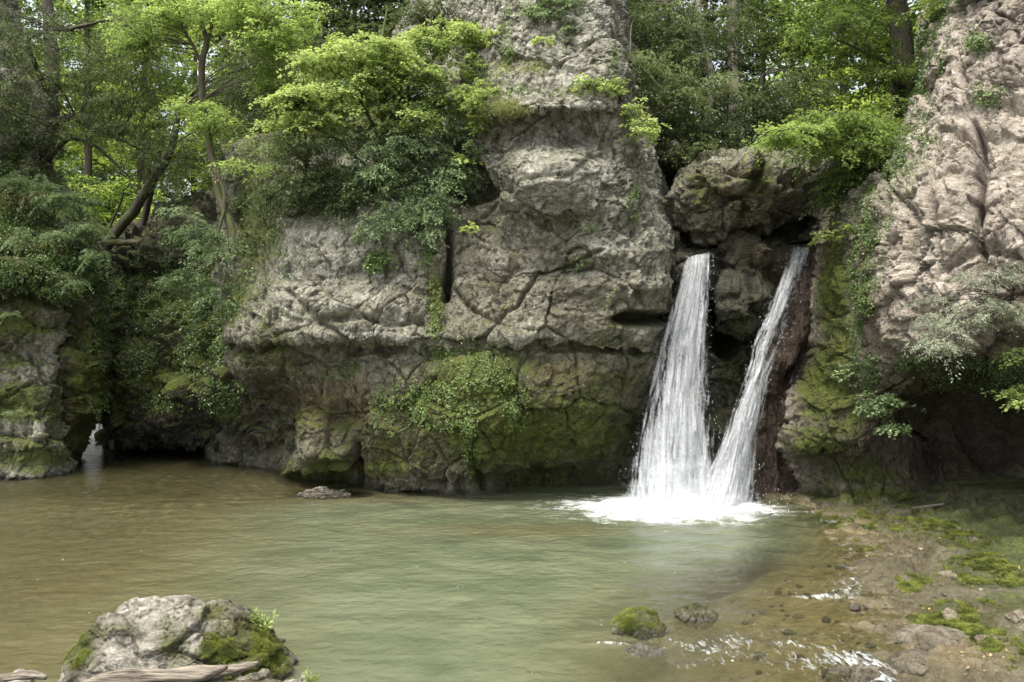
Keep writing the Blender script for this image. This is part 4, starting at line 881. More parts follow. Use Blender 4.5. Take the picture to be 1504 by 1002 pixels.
# 1 the dark yew at the far left
make_tree('yew_tree', 'dark yew with long drooping boughs growing over the rock at the far left', 'tree',
    [(pl([(78, 300, 28), (62, 240, 27.8), (74, 180, 27.5), (76, 110, 27.5), (72, 20, 27.5), (60, -60, 27.5)]), [.34, .3, .27, .24, .2, .15]),
     (pl([(70, 185, 27.5), (105, 172, 27), (135, 190, 26.8), (165, 200, 26.5), (215, 225, 26.3)]), [.16, .12, .09, .06, .02]),
     (pl([(66, 240, 27.6), (100, 205, 27), (140, 215, 26.6), (190, 260, 26.3)]), [.13, .09, .06, .02]),
     (pl([(74, 140, 27.5), (40, 60, 26), (100, 44, 25), (170, 30, 24.5), (215, 60, 24)]), [.1, .07, .05, .04, .01])],
    bl([(110, 70, 26, 100, 60, 1.2, 52, .5), (175, 120, 25.8, 60, 50, 1, 40, .5), (60, 130, 26, 60, 50, 1, 22, .45), (120, 180, 26, 80, 25, .8, 28, .45), (190, 195, 26, 50, 26, .8, 20, .4), (230, 110, 26, 30, 40, .8, 14, .5),
        (10, 40, 23.5, 60, 60, 1, 44, .4), (0, 140, 24, 40, 40, .6, 16, .4), (200, 45, 26, 40, 40, 1, 24, .55), (40, 215, 26.5, 40, 30, .6, 14, .3), (100, 265, 27, 30, 20, .6, 9, .25), (215, 250, 27, 36, 22, .6, 12, .3)]),
    L_yew, B_dark, 1, rad=(.5, 1.0), limbfrac=.5, **YEW)
# 2 slender tree with bright leaves
make_tree('beech_tree', 'slender forked tree with bright yellow green leaves, mossy roots on the left ledge', 'tree',
    [(pl([(352, 400, 23.6), (340, 335, 23.7), (322, 285, 24), (308, 210, 24.2), (298, 155, 24.3), (297, 95, 24.3), (302, 62, 24.3), (296, 25, 24.3), (292, -60, 24.3)]), [.16, .16, .14, .11, .10, .095, .085, .06, .03]),
     (pl([(300, 66, 24.3), (312, 30, 24.2), (318, -50, 24)]), [.06, .045, .02]),
     (pl([(297, 95, 24.3), (276, 55, 24.1), (262, 20, 24), (248, -40, 24)]), [.06, .045, .035, .02]),
     (pl([(306, 55, 24.2), (335, 48, 23.9), (365, 58, 23.6)]), [.04, .03, .01]),
     (pl([(310, 230, 24.1), (330, 290, 23.7), (318, 350, 23.4), (322, 400, 23.3)]), [.06, .05, .04, .02]),
     (pl([(345, 330, 23.7), (362, 390, 23.4), (356, 450, 23.3)]), [.07, .05, .02])],
    bl([(370, 12, 23.6, 60, 34, 1, 40, .85), (400, 55, 23.4, 40, 28, .8, 26, .85), (240, 12, 24.2, 60, 36, 1, 34, .75), (215, 60, 24.6, 36, 40, .8, 20, .6), (300, 20, 24.5, 60, 30, 1.2, 22, .75),
        (430, 20, 23.8, 40, 24, .8, 18, .75), (300, 160, 23.8, 40, 8, .5, 8, .8), (260, 155, 24, 20, 8, .5, 4, .8), (370, 243, 23, 32, 4, .3, 5, .75), (330, 180, 23.8, 30, 10, .4, 5, .6), (395, 110, 23.8, 40, 26, .6, 14, .6)]),
    L_beech, B_brown, 2, rad=(.4, .8), m=32, ll=.08, lw=.05, droop=.3)
# 3 two leaning trunks
make_tree('yew_tree', 'dark tree with two leaning bare trunks in the gully behind the left ledge', 'tree',
    [(pl([(143, 380, 31), (165, 348, 31), (195, 310, 31), (222, 268, 31), (252, 215, 31), (262, 160, 31)]), [.24, .22, .2, .18, .15, .1]),
     (pl([(205, 350, 31.6), (217, 300, 31.6), (226, 258, 31.4), (242, 200, 31)]), [.15, .13, .12, .08]),
     (pl([(160, 335, 31), (175, 300, 31), (182, 280, 31)]), [.05, .04, .02])],
    bl([(258, 235, 30.5, 36, 36, 1, 22, .2), (285, 285, 30.5, 36, 36, 1, 28, .15), (290, 200, 30.5, 36, 40, 1, 14, .3), (240, 170, 31, 30, 26, 1, 7, .35), (320, 230, 30, 30, 40, 1, 18, .15), (385, 170, 29, 40, 50, 1, 36, .2), (430, 100, 29, 50, 50, 1, 36, .25), (360, 120, 29, 30, 40, 1, 24, .2), (225, 205, 30, 30, 26, 1, 16, .15), (320, 150, 30, 30, 50, 1, 30, .12), (270, 90, 31, 36, 36, 1, 12, .3), (400, 60, 29.5, 40, 36, 1, 20, .3)]),
    L_yew, B_dark, 3, rad=(.6, 1.1), limbfrac=.12, **YEW)
# 4 the bright maple on the ledge
make_tree('maple_tree', 'bushy young maple with layered bright green leaves on the ledge left of the pillar', 'tree',
    [(pl([(548, 300, 21.6), (556, 240, 21.4), (562, 180, 21.2), (566, 110, 21.2), (562, 60, 21.3), (568, 10, 21.5)]), [.09, .08, .07, .055, .04, .02]),
     (pl([(560, 210, 21.3), (530, 150, 20.8), (500, 110, 20.5), (480, 80, 20.3)]), [.05, .04, .03, .015]),
     (pl([(560, 200, 21.3), (600, 130, 21), (640, 80, 20.9), (680, 50, 21)]), [.045, .035, .025, .012]),
     (pl([(552, 260, 21.5), (500, 210, 20.6), (450, 180, 20.2), (420, 165, 20.1)]), [.045, .035, .02, .012])],
    bl([(530, 72, 20.4, 60, 16, .8, 34, .9), (570, 100, 20.6, 45, 14, .8, 22, .8), (475, 90, 20.3, 40, 14, .6, 16, .75), (440, 142, 20, 36, 14, .6, 15, .85), (480, 150, 20.2, 50, 24, .8, 22, .6),
        (450, 178, 20, 44, 7, .5, 10, .8), (420, 185, 20, 26, 6, .4, 5, .75), (540, 130, 20.6, 60, 26, .8, 26, .55), (610, 120, 20.7, 50, 30, .8, 22, .6), (650, 45, 21, 50, 10, .5, 14, .8), (690, 52, 21, 26, 6, .4, 6, .8),
        (620, 70, 21, 40, 14, .6, 12, .65), (590, 175, 20.4, 60, 26, .8, 20, .45), (680, 235, 20.3, 26, 4, .3, 4, .6), (660, 150, 20.6, 36, 20, .5, 12, .5), (720, 150, 20, 24, 12, .4, 6, .7)]),
    L_maple, B_moss, 4, rad=(.36, .7), m=36, ll=.075, lw=.06, droop=.3, wid=.45)
# yew shrubs filling in below it
make_tree('yew_shrub', 'mid green drooping shrub under the bright maple', 'shrub',
    [(pl([(530, 345, 21.2), (540, 280, 21), (560, 220, 20.9)]), [.07, .05, .03]), (pl([(540, 310, 21.1), (600, 270, 20.4), (650, 250, 20.2)]), [.05, .03, .015])],
    bl([(560, 250, 20.4, 70, 40, .8, 46, .55), (610, 300, 19.9, 44, 34, .5, 28, .65), (640, 190, 20.8, 46, 34, .6, 26, .5), (600, 215, 20.3, 60, 30, .6, 22, .75), (555, 325, 19.8, 26, 24, .4, 16, .5), (650, 255, 20.2, 36, 26, .4, 16, .55), (500, 200, 20.8, 60, 30, .7, 24, .4), (630, 340, 19.6, 20, 10, .3, 3, .6)]),
    L_fern, B_dark, 41, rad=(.38, .75), limbfrac=.4, **YEW)
make_tree('yew_shrub', 'shaded dark green shrub hanging over the ledge left of the maple', 'shrub',
    [(pl([(430, 350, 21.8), (440, 300, 21.4), (450, 240, 21.2)]), [.08, .06, .04]), (pl([(435, 320, 21.6), (470, 270, 20.8), (500, 250, 20.6)]), [.05, .03, .015])],
    bl([(440, 225, 21, 44, 30, .7, 32, .5), (400, 212, 21, 30, 12, .5, 10, .8), (480, 265, 20.8, 50, 34, .6, 34, .3), (425, 280, 21.2, 40, 30, .5, 24, .3), (520, 290, 20.5, 40, 24, .5, 18, .3), (460, 60, 25, 50, 40, 1, 20, .4), (395, 300, 22.2, 40, 16, .5, 10, .35)]),
    L_yew, B_dark, 42, rad=(.4, .8), limbfrac=.4, **YEW)
make_tree('yew_shrub', 'dark drooping shrub clinging to the mossy rock under the slender tree', 'shrub',
    [(pl([(330, 380, 24), (310, 340, 23.6), (290, 330, 23.3)]), [.06, .04, .02])],
    bl([(285, 335, 23.6, 36, 22, .5, 14, .55), (320, 365, 23.2, 40, 26, .5, 18, .5), (270, 410, 24.5, 44, 18, .4, 12, .35), (330, 420, 22.9, 36, 30, .4, 14, .35), (265, 312, 24, 22, 12, .3, 6, .7)]),
    L_fern, B_dark, 43, rad=(.35, .7), limbfrac=.4, **YEW)
# 5 yews right of the pillar
make_tree('yew_tree', 'grey trunked yew with drooping sprays just right of the rock pillar', 'tree',
    [(pl([(1010, 260, 24), (1040, 170, 24), (1044, 110, 24), (1033, 70, 24), (1026, 20, 24), (1018, -60, 24)]), [.13, .12, .11, .1, .09, .06]),
     (pl([(1030, 190, 24), (990, 150, 22.8), (950, 110, 22), (925, 90, 21.8)]), [.07, .05, .03, .015]),
     (pl([(1020, 240, 24), (985, 190, 22.6), (960, 170, 22)]), [.05, .03, .015])],
    bl([(980, 130, 23.6, 70, 60, .5, 50, .15), (1050, 200, 23.4, 50, 30, .5, 26, .15), (960, 40, 24, 60, 50, .5, 40, .2), (1060, 60, 24.6, 40, 50, .5, 24, .3), (940, 92, 22, 34, 26, .6, 26, .7), (965, 130, 22, 50, 40, .8, 40, .5), (1000, 90, 23, 36, 44, .8, 30, .6), (940, 30, 23, 44, 36, .8, 34, .4), (1010, 30, 23.5, 50, 36, .9, 34, .5), (1000, 190, 23, 46, 34, .7, 34, .35),
        (1015, 145, 22, 36, 14, .5, 12, .75), (1020, 212, 21.6, 24, 12, .4, 8, .75), (1060, 120, 22.6, 30, 12, .4, 10, .7), (960, 210, 22.6, 24, 26, .5, 12, .3), (905, 160, 21.4, 16, 22, .3, 5, .6), (1080, 30, 24, 40, 30, .8, 18, .45)]),
    L_yew, B_grey, 5, rad=(.4, .85), limbfrac=.2, **YEW)
make_tree('yew_tree', 'dark bushy yew on top of the wedged boulder under the tall pale trunk', 'tree',
    [(pl([(1105, 240, 24.5), (1110, 170, 24.5), (1120, 110, 24.8)]), [.1, .08, .05])],
    bl([(1060, 240, 21.5, 36, 10, .4, 7, .4), (1130, 245, 21.6, 34, 12, .4, 8, .35), (1175, 255, 21.6, 26, 20, .4, 8, .3), (1110, 150, 24, 50, 40, 1, 44, .25), (1160, 150, 24, 50, 40, 1, 40, .3), (1070, 205, 23.2, 44, 24, .6, 20, .35), (1150, 210, 23.5, 40, 24, .7, 24, .25), (1190, 110, 25, 36, 30, .8, 20, .35), (1120, 225, 22.6, 30, 14, .4, 12, .35)]),
    L_yew, B_dark, 51, rad=(.45, .9), limbfrac=.4, **YEW)
make_tree('beech_tree', 'tall straight pale trunked tree standing above the wedged boulder', 'tree',
    [(pl([(1078, 235, 26), (1079, 150, 26), (1077, 60, 26), (1074, -40, 26), (1070, -180, 26), (1072, -330, 26)]), [.19, .17, .16, .15, .12, .08])],
    bl([(1085, -150, 26, 90, 70, 2, 60, .6), (1050, -60, 26.5, 70, 30, 1.6, 20, .6), (1130, 20, 27, 40, 30, 1, 14, .6), (1085, -270, 26, 70, 60, 2, 40, .7)]),
    L_beech, B_grey, 6, rad=(.6, 1.1), m=30, ll=.12, lw=.08)
# 6 right
make_tree('beech_tree', 'dark trunked tree leaning out from the right cliff with one bright bough', 'tree',
    [(pl([(1338, 240, 22.5), (1332, 150, 22.5), (1328, 70, 22.5), (1318, 0, 22.5), (1300, -100, 22.5), (1290, -220, 22.5)]), [.32, .3, .29, .27, .22, .15]),
     (pl([(1335, 260, 21.4), (1290, 235, 20.4), (1230, 210, 19.4), (1170, 190, 18.8), (1125, 196, 18.4)]), [.07, .05, .035, .02, .01]),
     (pl([(1330, 240, 21.4), (1280, 190, 20.2), (1220, 165, 19.4), (1180, 160, 19)]), [.05, .035, .02, .01]),
     (pl([(1330, 110, 22.4), (1280, 80, 22), (1230, 60, 21.6)]), [.06, .04, .02])],
    bl([(1170, 188, 18.8, 44, 10, .5, 12, .7), (1220, 176, 19.2, 50, 14, .6, 15, .55), (1270, 190, 19.8, 50, 22, .7, 22, .4), (1235, 212, 19.3, 50, 18, .5, 16, .4), (1290, 235, 19.8, 44, 26, .6, 26, .3), (1260, 262, 20, 40, 22, .5, 18, .3), (1240, 290, 20.2, 26, 14, .4, 8, .3), (1320, 200, 20.4, 30, 40, .4, 16, .35),
        (1140, 200, 18.5, 22, 8, .3, 5, .8), (1260, 50, 21.8, 60, 40, 1, 30, .2), (1220, 20, 22.4, 50, 30, 1, 22, .2), (1300, 110, 21.8, 36, 40, .8, 20, .25), (1370, 5, 20.5, 20, 30, .6, 10, .85), (1350, -60, 21, 60, 40, 1, 26, .6), (1310, 160, 21.2, 30, 24, .5, 10, .45), (1240, -60, 22.4, 70, 40, 1.2, 30, .5)]),
    L_beech, B_dark, 7, rad=(.35, .8), m=32, ll=.09, lw=.04, droop=.35, wid=.45)

# shrub crowns on the pillar
def shrub(label, blobs, leafm, seed, base, name='shrub', **k):
    kw = dict(rad=(.2, .42), m=26, ll=.075, lw=.045, droop=.2, per=7, r0=.015, limbfrac=.8); kw.update(k)
    b = PT(*base); top = np.array(b) + np.array([0, 0, .25])
    return make_tree(name, label, 'shrub', [([b, tuple(top)], [.025, .012])], bl(blobs), leafm, B_dark, seed, **kw)
shrub('light green shrub near the top of the pillar', [(825, 8, 20.2, 34, 22, .4, 22, .75), (850, 40, 20, 20, 20, .3, 9, .6), (800, 20, 20, 20, 10, .3, 7, .9)], L_fern, 60, (830, 30, 20.6))
shrub('small bright yellow green shrub on the left edge of the pillar', [(752, 110, 20.2, 12, 22, .3, 7, .8), (735, 60, 20.8, 12, 20, .3, 6, .7)], L_maple, 61, (748, 100, 20.7))
shrub('narrow leafy shrub hanging off the right shoulder of the pillar', [(945, 190, 19.1, 16, 16, .3, 9, .85), (925, 165, 19.2, 16, 18, .3, 8, .7), (895, 130, 19.2, 20, 10, .3, 8, .6), (860, 122, 19, 20, 7, .3, 7, .6)], L_maple, 62, (900, 140, 19.4))
shrub('bright leafy shrub in the notch left of the pillar ledge', [(705, 140, 19.9, 26, 26, .4, 18, .8), (690, 100, 20.6, 20, 20, .3, 8, .7), (715, 180, 20, 16, 16, .3, 7, .6)], L_maple, 63, (705, 165, 20.2))
shrub('dark shrub filling the ledge between the maple and the pillar top', [(625, 18, 23.5, 44, 30, .5, 22, .35), (675, 25, 23, 30, 30, .5, 14, .5), (600, 60, 23.6, 30, 24, .5, 10, .3)], L_yew, 69, (650, 60, 24.5), ll=.08, lw=.03, rad=(.35, .7), m=40, droop=.4)
shrub('small green bush on the left flank of the pillar below the ledge', [(668, 235, 20.6, 16, 26, .3, 8, .5), (700, 210, 20, 10, 14, .2, 4, .6)], L_fern, 72, (680, 240, 21))
shrub('tuft of bright leaves on the face of the pillar top', [(800, 62, 19.7, 14, 8, .2, 5, .85), (812, 95, 19.6, 10, 6, .2, 3, .8)], L_maple, 73, (805, 66, 20.1), rad=(.15, .3), m=20)
shrub('tiny bright shrub in the crack right of the long cleft', [(690, 332, 19.6, 8, 7, .1, 3, .8)], L_maple, 64, (690, 338, 19.9), rad=(.12, .2), m=16)
shrub('leafy twig jutting out over the dark gap beside the right cliff', [(1222, 345, 19.4, 18, 5, .2, 4, .8), (1245, 330, 19.2, 10, 6, .2, 2, .6)], L_maple, 65, (1258, 330, 19), rad=(.2, .35))
shrub('pale fine leaved bush hanging from the right cliff face', [(1400, 470, 13.9, 50, 18, .3, 15, .7), (1385, 500, 13.7, 36, 20, .25, 11, .75), (1450, 450, 13.8, 40, 16, .3, 12, .65), (1480, 400, 13.9, 26, 30, .25, 8, .4), (1440, 405, 14, 26, 16, .25, 5, .45), (1490, 460, 13.7, 24, 18, .3, 8, .6), (1378, 435, 14.3, 14, 10, .2, 4, .6)],
      L_grey, 66, (1490, 440, 14.2), ll=.05, lw=.013, m=60, rad=(.22, .42), droop=.35, per=6)
shrub('green leafy shrub at the right picture edge under the overhang', [(1500, 580, 13.9, 14, 16, .2, 6, .6), (1505, 520, 13.9, 10, 10, .2, 3, .6)], L_maple, 67, (1512, 560, 14.4))
shrub('small pale green shrub on the shaded lower wall left of the right overhang', [(1290, 590, 17.2, 30, 18, .2, 12, .5), (1268, 530, 17.7, 10, 16, .2, 5, .6), (1305, 625, 17, 12, 14, .2, 4, .45)], L_fern, 68, (1290, 600, 17.7))

# ferns
def fern(label, px, py, Y, s, seed, n=9, tint=.6, face=(0, -1, 0), name='fern', group=None, mat=None):
    rng = np.random.RandomState(seed); o = np.array(PT(px, py, Y)); a = rng.rand(n) * 6.28
    D = np.stack([np.cos(a), np.sin(a) * .8, .35 + .35 * rng.rand(n)], 1) + np.array(face) * .7
    V, Q, tn = sprays(rng, np.tile(o, (n, 1)), D, s * rng.uniform(.7, 1.1, n), 90, s * .13, s * .035, .30, .75, 16, np.full(n, tint), .15, .08, flat=.2, ang=1.25)
    stems = [tube([o, o + unit(D[i]) * s * .5 - np.array([0, 0, .06 * s]), o + unit(D[i]) * s * .9 - np.array([0, 0, .5 * s])], [.008, .006, .002], 4, 6) for i in range(n)]
    t = thing(name, label, 'fern', tuple(float(v) for v in o), group); V2, Q2 = join(stems)
    mesh('frond', V, Q, mat or L_fern, t, dict(tint=tn), smooth=False); mesh('stem', V2, Q2, B_moss, t); return t
fern('fern fanning out from the ivy below the left fern bank', 112, 415, 23.6, .55, 70)
fern('small bright fern on the mossy left wall near the water', 22, 605, 22.6, .42, 71, tint=.8)
fern('fern tuft at the upper left on the mossy left wall', 18, 462, 22.7, .38, 72)
for k, (px, py, Y, s, lab) in enumerate([(125, 300, 24.6, .95, 'pale green fern arching over the gully, topmost of the left bank'), (140, 335, 24.2, .9, 'pale fern arching right over the gully from the left bank'), (95, 290, 24.4, .9, 'broad fern below the dark yew trunk on the left bank'),
    (60, 275, 24.4, .8, 'fern high in the middle of the left bank'), (20, 270, 24, .8, 'fern at the picture edge high on the left bank'), (150, 375, 24, .75, 'fern drooping at the right lip of the left bank'), (30, 350, 22.8, .6, 'fern low on the left bank at the picture edge'), (85, 345, 23.8, .7, 'fern in the heart of the left bank')]):
    fern(lab, px, py, Y, s, 80 + k, n=14, tint=.55 + .06 * (k % 4), group='ferns on the left bank')

# leafy growth that follows the rock: ivy, herbs, moss cushions
def rng_u(n, seed): return np.random.RandomState(seed).rand(n)
def patch(name, label, cat, surf, spots, n, leafm, seed, ll=.06, lw=.05, lift=.05, hang=.6, tint=.5, thr=.25, kind=None, m=5, L=.14):
    rng = np.random.RandomState(seed); V, N = SURF[surf]; w = paint(V, spots); w = np.where(w > thr, w, 0)
    c = -(V - np.array([0, 0, 4.0])); vis = (unit(c) * N).sum(1) > -.15; w = w * vis * (.2 + sst(-.15, .25, fbm(V, 1.3, 3, seed)))
    if w.sum() <= 0: return
    idx = rng.choice(len(V), n, p=w / w.sum()); O = V[idx] + N[idx] * (lift * rng.rand(n)[:, None])
    D = unit(N[idx] * .5 + rng.normal(size=(n, 3)) * .5 + np.array([0, 0, -hang]))
    cl = fbm(O, 2.5, 2, seed + 3) * .5
    A = sprays(rng, O, D, np.full(n, L) * rng.uniform(.5, 1.4, n), m, ll, lw, .6, .3, 4, tint + cl, .4, upn=N[idx] + np.array([0, 0, .5]), flat=.45)
    o = mesh(name, A[0], A[1], leafm, None, dict(tint=A[2]), smooth=False, loc=tuple(float(v) for v in O.mean(0))); return tag(o, label, cat, kind=kind)
patch('herb_patch', 'bright leafy herbs and ivy spreading over the middle of the central cliff', 'plants', 0, [(700, 540, 34, 26, 1), (665, 512, 34, 20, .8), (755, 580, 20, 40, .7), (640, 460, 10, 44, .9), (690, 600, 9, 70, 1), (735, 545, 26, 16, .8), (655, 570, 12, 36, .5)], 1700, L_ivy, 100, tint=.85, hang=.9, ll=.034, lw=.032, lift=.0, L=.05, thr=.12, m=4)
patch('herb_patch', 'thin scatter of small herbs left of the leafy herb patch on the cliff', 'plants', 0, [(610, 590, 50, 30, .8), (575, 610, 25, 25, .6), (500, 545, 30, 14, .5), (650, 600, 30, 30, .6)], 900, L_ivy, 101, tint=.75, hang=.4, ll=.034, lw=.03, L=.08, thr=.15)
patch('ivy', 'ivy trailing down the left edge of the grey band of the cliff', 'ivy', 0, [(420, 400, 10, 60, 1), (400, 330, 26, 40, .8), (355, 380, 24, 60, .9), (440, 300, 34, 24, .8)], 1700, L_ivy, 102, tint=.45)
patch('ivy', 'brighter ivy garland hanging left of the cave mouth rock', 'ivy', 0, [(318, 510, 12, 70, 1), (335, 450, 14, 20, 1), (310, 570, 16, 20, .9)], 900, L_ivy, 103, tint=.8, lift=.12)
patch('grass', 'yellowish grass tufts on the ledges of the pillar', 'grass', 0, [(745, 155, 40, 7, 1), (720, 150, 20, 10, 1), (780, 100, 30, 6, .6), (690, 160, 14, 14, .7), (860, 135, 40, 6, .7), (740, 110, 8, 30, .7)], 900, L_dry, 104, ll=.16, lw=.012, hang=.5, tint=.85, kind='stuff', thr=.15, L=.1)
patch('herb_patch', 'small green plants dotted over the lower pillar', 'plants', 0, [(855, 385, 20, 16, .7), (890, 430, 14, 14, .6), (745, 440, 14, 10, .6), (620, 370, 24, 20, .6), (560, 380, 30, 16, .6)], 300, L_ivy, 105, tint=.6)
patch('herb_patch', 'thin mossy herbs streaking the left side of the upper pillar', 'plants', 0, [(745, 60, 10, 60, .8), (700, 110, 20, 30, .8), (860, 330, 26, 12, .5), (930, 300, 12, 40, .6), (780, 130, 50, 8, .6), (900, 100, 8, 40, .6)], 1100, L_ivy, 115, tint=.7, ll=.036, lw=.03, L=.07, hang=.7)
patch('undergrowth', 'dense ivy and herbs covering the left fern bank', 'plants', 3, [(40, 330, 80, 50, 1), (100, 390, 60, 40, 1), (40, 270, 60, 30, 1), (0, 400, 60, 26, .8), (20, 200, 30, 40, .6)], 7000, L_ivy, 106, tint=.5, lift=.25, hang=.8, kind='stuff')
patch('herb_patch', 'dry reddish brown herbs in the middle of the left bank', 'plants', 3, [(30, 300, 20, 16, 1), (60, 285, 20, 10, 1)], 260, L_dry, 107, tint=.2, lift=.35, ll=.09, lw=.03)
patch('ivy', 'ivy hanging down the dark corner of the left bank beside the slit', 'ivy', 2, [(130, 430, 24, 40, 1), (140, 480, 14, 60, 1), (110, 400, 30, 20, 1), (150, 590, 14, 30, .8)], 1400, L_ivy, 108, tint=.45, lift=.15)
patch('undergrowth', 'mossy herbs and small ferns over the rock wall above the cave', 'plants', 1, [(240, 420, 80, 60, .8), (300, 470, 60, 70, 1), (330, 560, 40, 40, .9), (200, 500, 40, 60, .6), (280, 370, 60, 40, .7), (240, 590, 60, 20, .4)], 5200, L_ivy, 109, tint=.35, lift=.2, hang=.7, kind='stuff')
patch('ivy', 'long ivy curtain on the left corner of the right cliff', 'ivy', 5, [(1275, 300, 26, 60, 1), (1268, 400, 16, 60, .9), (1262, 480, 12, 40, .6), (1330, 210, 30, 40, 1), (1350, 130, 20, 60, 1), (1240, 290, 24, 16, 1), (1300, 260, 40, 60, .9), (1285, 350, 26, 70, .8)], 11000, L_ivy, 110, tint=.5, ll=.042, lw=.036, hang=1.2)
patch('ivy', 'sparse ivy at the top edge of the right cliff', 'ivy', 5, [(1380, 50, 16, 60, 1), (1405, 0, 16, 40, .8), (1360, 90, 16, 60, 1)], 2200, L_ivy, 111, tint=.5)
patch('herb_patch', 'small green plants on the diagonal seam of the right cliff face', 'plants', 5, [(1450, 135, 30, 14, .8), (1330, 230, 14, 20, .8), (1440, 60, 20, 16, .6), (1372, 205, 20, 10, .6)], 420, L_ivy, 112, tint=.6, ll=.045)
patch('herb_patch', 'mixed shaded plants hanging under the lip of the right overhang', 'plants', 5, [(1440, 545, 70, 26, .8), (1500, 550, 30, 40, .9), (1350, 520, 40, 20, .5), (1280, 545, 16, 30, .5)], 1400, L_ivy, 113, tint=.4, ll=.04, lw=.03, hang=.9)
patch('ivy', 'dark ivy hanging over the wedged boulder', 'ivy', 4, [(1110, 240, 40, 20, 1), (1150, 250, 40, 20, 1), (980, 250, 30, 20, 1)], 500, L_ivy, 114, tint=.3)

# ------------------------------------------------------------------ woodland behind
def wood_tree(label, seed, h, cw, leafm, barkm, nb=9, lean=0.0):
    rng = np.random.RandomState(seed); H = h
    tr = [([(0, 0, -.5), (lean * .3, 0, H * .33), (lean * .7, .1, H * .66), (lean, 0, H)], [.24, .19, .13, .04])]
    blobs = []
    for i in range(nb):
        z = H * (.22 + .8 * (i + .5) / nb); s = cw * (1.05 - .6 * abs((i + .5) / nb - .45)); a = rng.rand() * 6.28
        blobs.append(((lean * z / H + math.cos(a) * s * .35, math.sin(a) * s * .35, z), (s * .85, s * .85, H * .07), 15, .5 + .22 * rng.normal()))
    return make_tree('woodland_tree', label, 'tree', tr, blobs, leafm, barkm, seed, per=7, rad=(.8, 1.5), m=26, ll=.21, lw=.14, wid=.6, droop=.12, loc=(0, 0, 0), limbfrac=.3, group='woodland trees behind the gorge', r0=.02)
WL = 'woodland tree with light green leaves behind the gorge'
DARKP = None
protos = [wood_tree(WL, 201, 17, 2.8, L_wood, B_grey), wood_tree(WL, 202, 20, 3.2, L_wood, B_dark, 11, .8), wood_tree(WL, 203, 14, 2.6, L_wood, B_grey, 8, -.6), wood_tree(WL, 204, 22, 3.4, L_beech, B_dark, 12), wood_tree(WL, 205, 19, 3.0, L_yew, B_dark, 11)]
spots = [(-60, 46), (10, 52), (70, 60), (130, 44), (165, 70), (205, 52), (240, 82), (285, 58), (330, 42), (362, 50), (395, 66), (430, 40), (475, 48), (520, 40), (560, 52), (600, 38), (640, 46), (690, 40),
         (740, 44), (900, 46), (950, 34), (985, 44), (1035, 38), (1080, 54), (1120, 42), (1165, 66), (1205, 50), (1240, 38), (1275, 44), (1310, 33), (1350, 48), (1400, 40), (1460, 44),
         (30, 90), (110, 95), (190, 100), (260, 105), (340, 92), (420, 90), (500, 86), (590, 90), (680, 95), (930, 88), (1010, 92), (1090, 100), (1250, 92), (1330, 86), (90, 66), (150, 58), (220, 64), (180, 84), (140, 76), (300, 78), (380, 80), (60, 78), (450, 74), (1140, 82), (1200, 78), (-140, 60), (1560, 50), (-220, 50), (1650, 60)]
_rw = np.random.RandomState(9)
ORD = ['leftmost', 'second', 'third', 'fourth', 'fifth', 'sixth', 'seventh', 'eighth', 'ninth', 'tenth', 'eleventh', 'twelfth', 'thirteenth', 'fourteenth', 'fifteenth', 'sixteenth', 'seventeenth', 'eighteenth', 'nineteenth', 'twentieth']
usedp = set()
def row_of(px, Y):
    side = 'left of the pillar' if px < 800 else 'right of the pillar'
    return ('front' if Y < 45 else 'middle' if Y < 75 else 'far', side)
def ranked(i, sp, fn):
    me = fn(*sp[i]); r = sorted(j for j in range(len(sp)) if fn(*sp[j]) == me); r.sort(key=lambda j: sp[j][0]); k = r.index(i)
    return me, (ORD[k] if k == 0 else ORD[k] + ' from left')
for i, (px, Y) in enumerate(spots):
    kd = 4 if (Y < 50 and (900 <= px <= 1130 or 430 <= px <= 700)) else i % 4
    p = protos[kd]; X = (px - CX) / FPX * Y; first = kd not in usedp; usedp.add(kd)
    if first: t = p
    else:
        t = p.copy(); scene.collection.objects.link(t)
        for ch in list(p.children):
            c = ch.copy(); scene.collection.objects.link(c); c.parent = t
    (rw, sd), od = ranked(i, spots, row_of)
    t['label'] = '%s woodland tree in the %s row, %s, %s' % (['pale trunked', 'tall dark trunked', 'short bushy', 'very tall', 'dark green'][kd], rw, sd, od)
    t.location = (X, Y, upz(X, Y) - .2); t.rotation_euler = (0, 0, _rw.rand() * 6.28); s = _rw.uniform(.85, 1.15); t.scale = (s, s, s)
# low light green bushes in the valley at the left, seen through the gap
def bush_proto(label, seed, leafm):
    return make_tree('bush', label, 'bush', [([(0, 0, -.3), (0, 0, 1.6)], [.06, .02])], [((0, 0, 1.3), (1.6, 1.6, 1.1), 34, .6)], leafm, B_dark, seed, per=7, rad=(.5, 1.0), m=26, ll=.15, lw=.1, loc=(0, 0, 0), group='bushes at the edge of the wood')
BL = 'rounded bush in the undergrowth at the edge of the wood above the cliffs'
bp = [bush_proto(BL, 301, L_wood), bush_proto(BL, 302, L_fern), bush_proto(BL, 303, L_yew)]
usedb = set()
bsp = [(120, 38), (150, 46), (185, 40), (215, 45), (245, 38), (275, 42), (310, 36), (350, 34), (390, 33), (430, 31), (480, 30), (530, 29), (590, 28.5), (640, 28), (60, 40), (945, 29), (990, 30), (1050, 30), (1110, 31), (1160, 29.5), (1200, 30), (1240, 28.5), (1290, 29), (1330, 31), (1180, 34), (670, 26.5), (625, 26)]
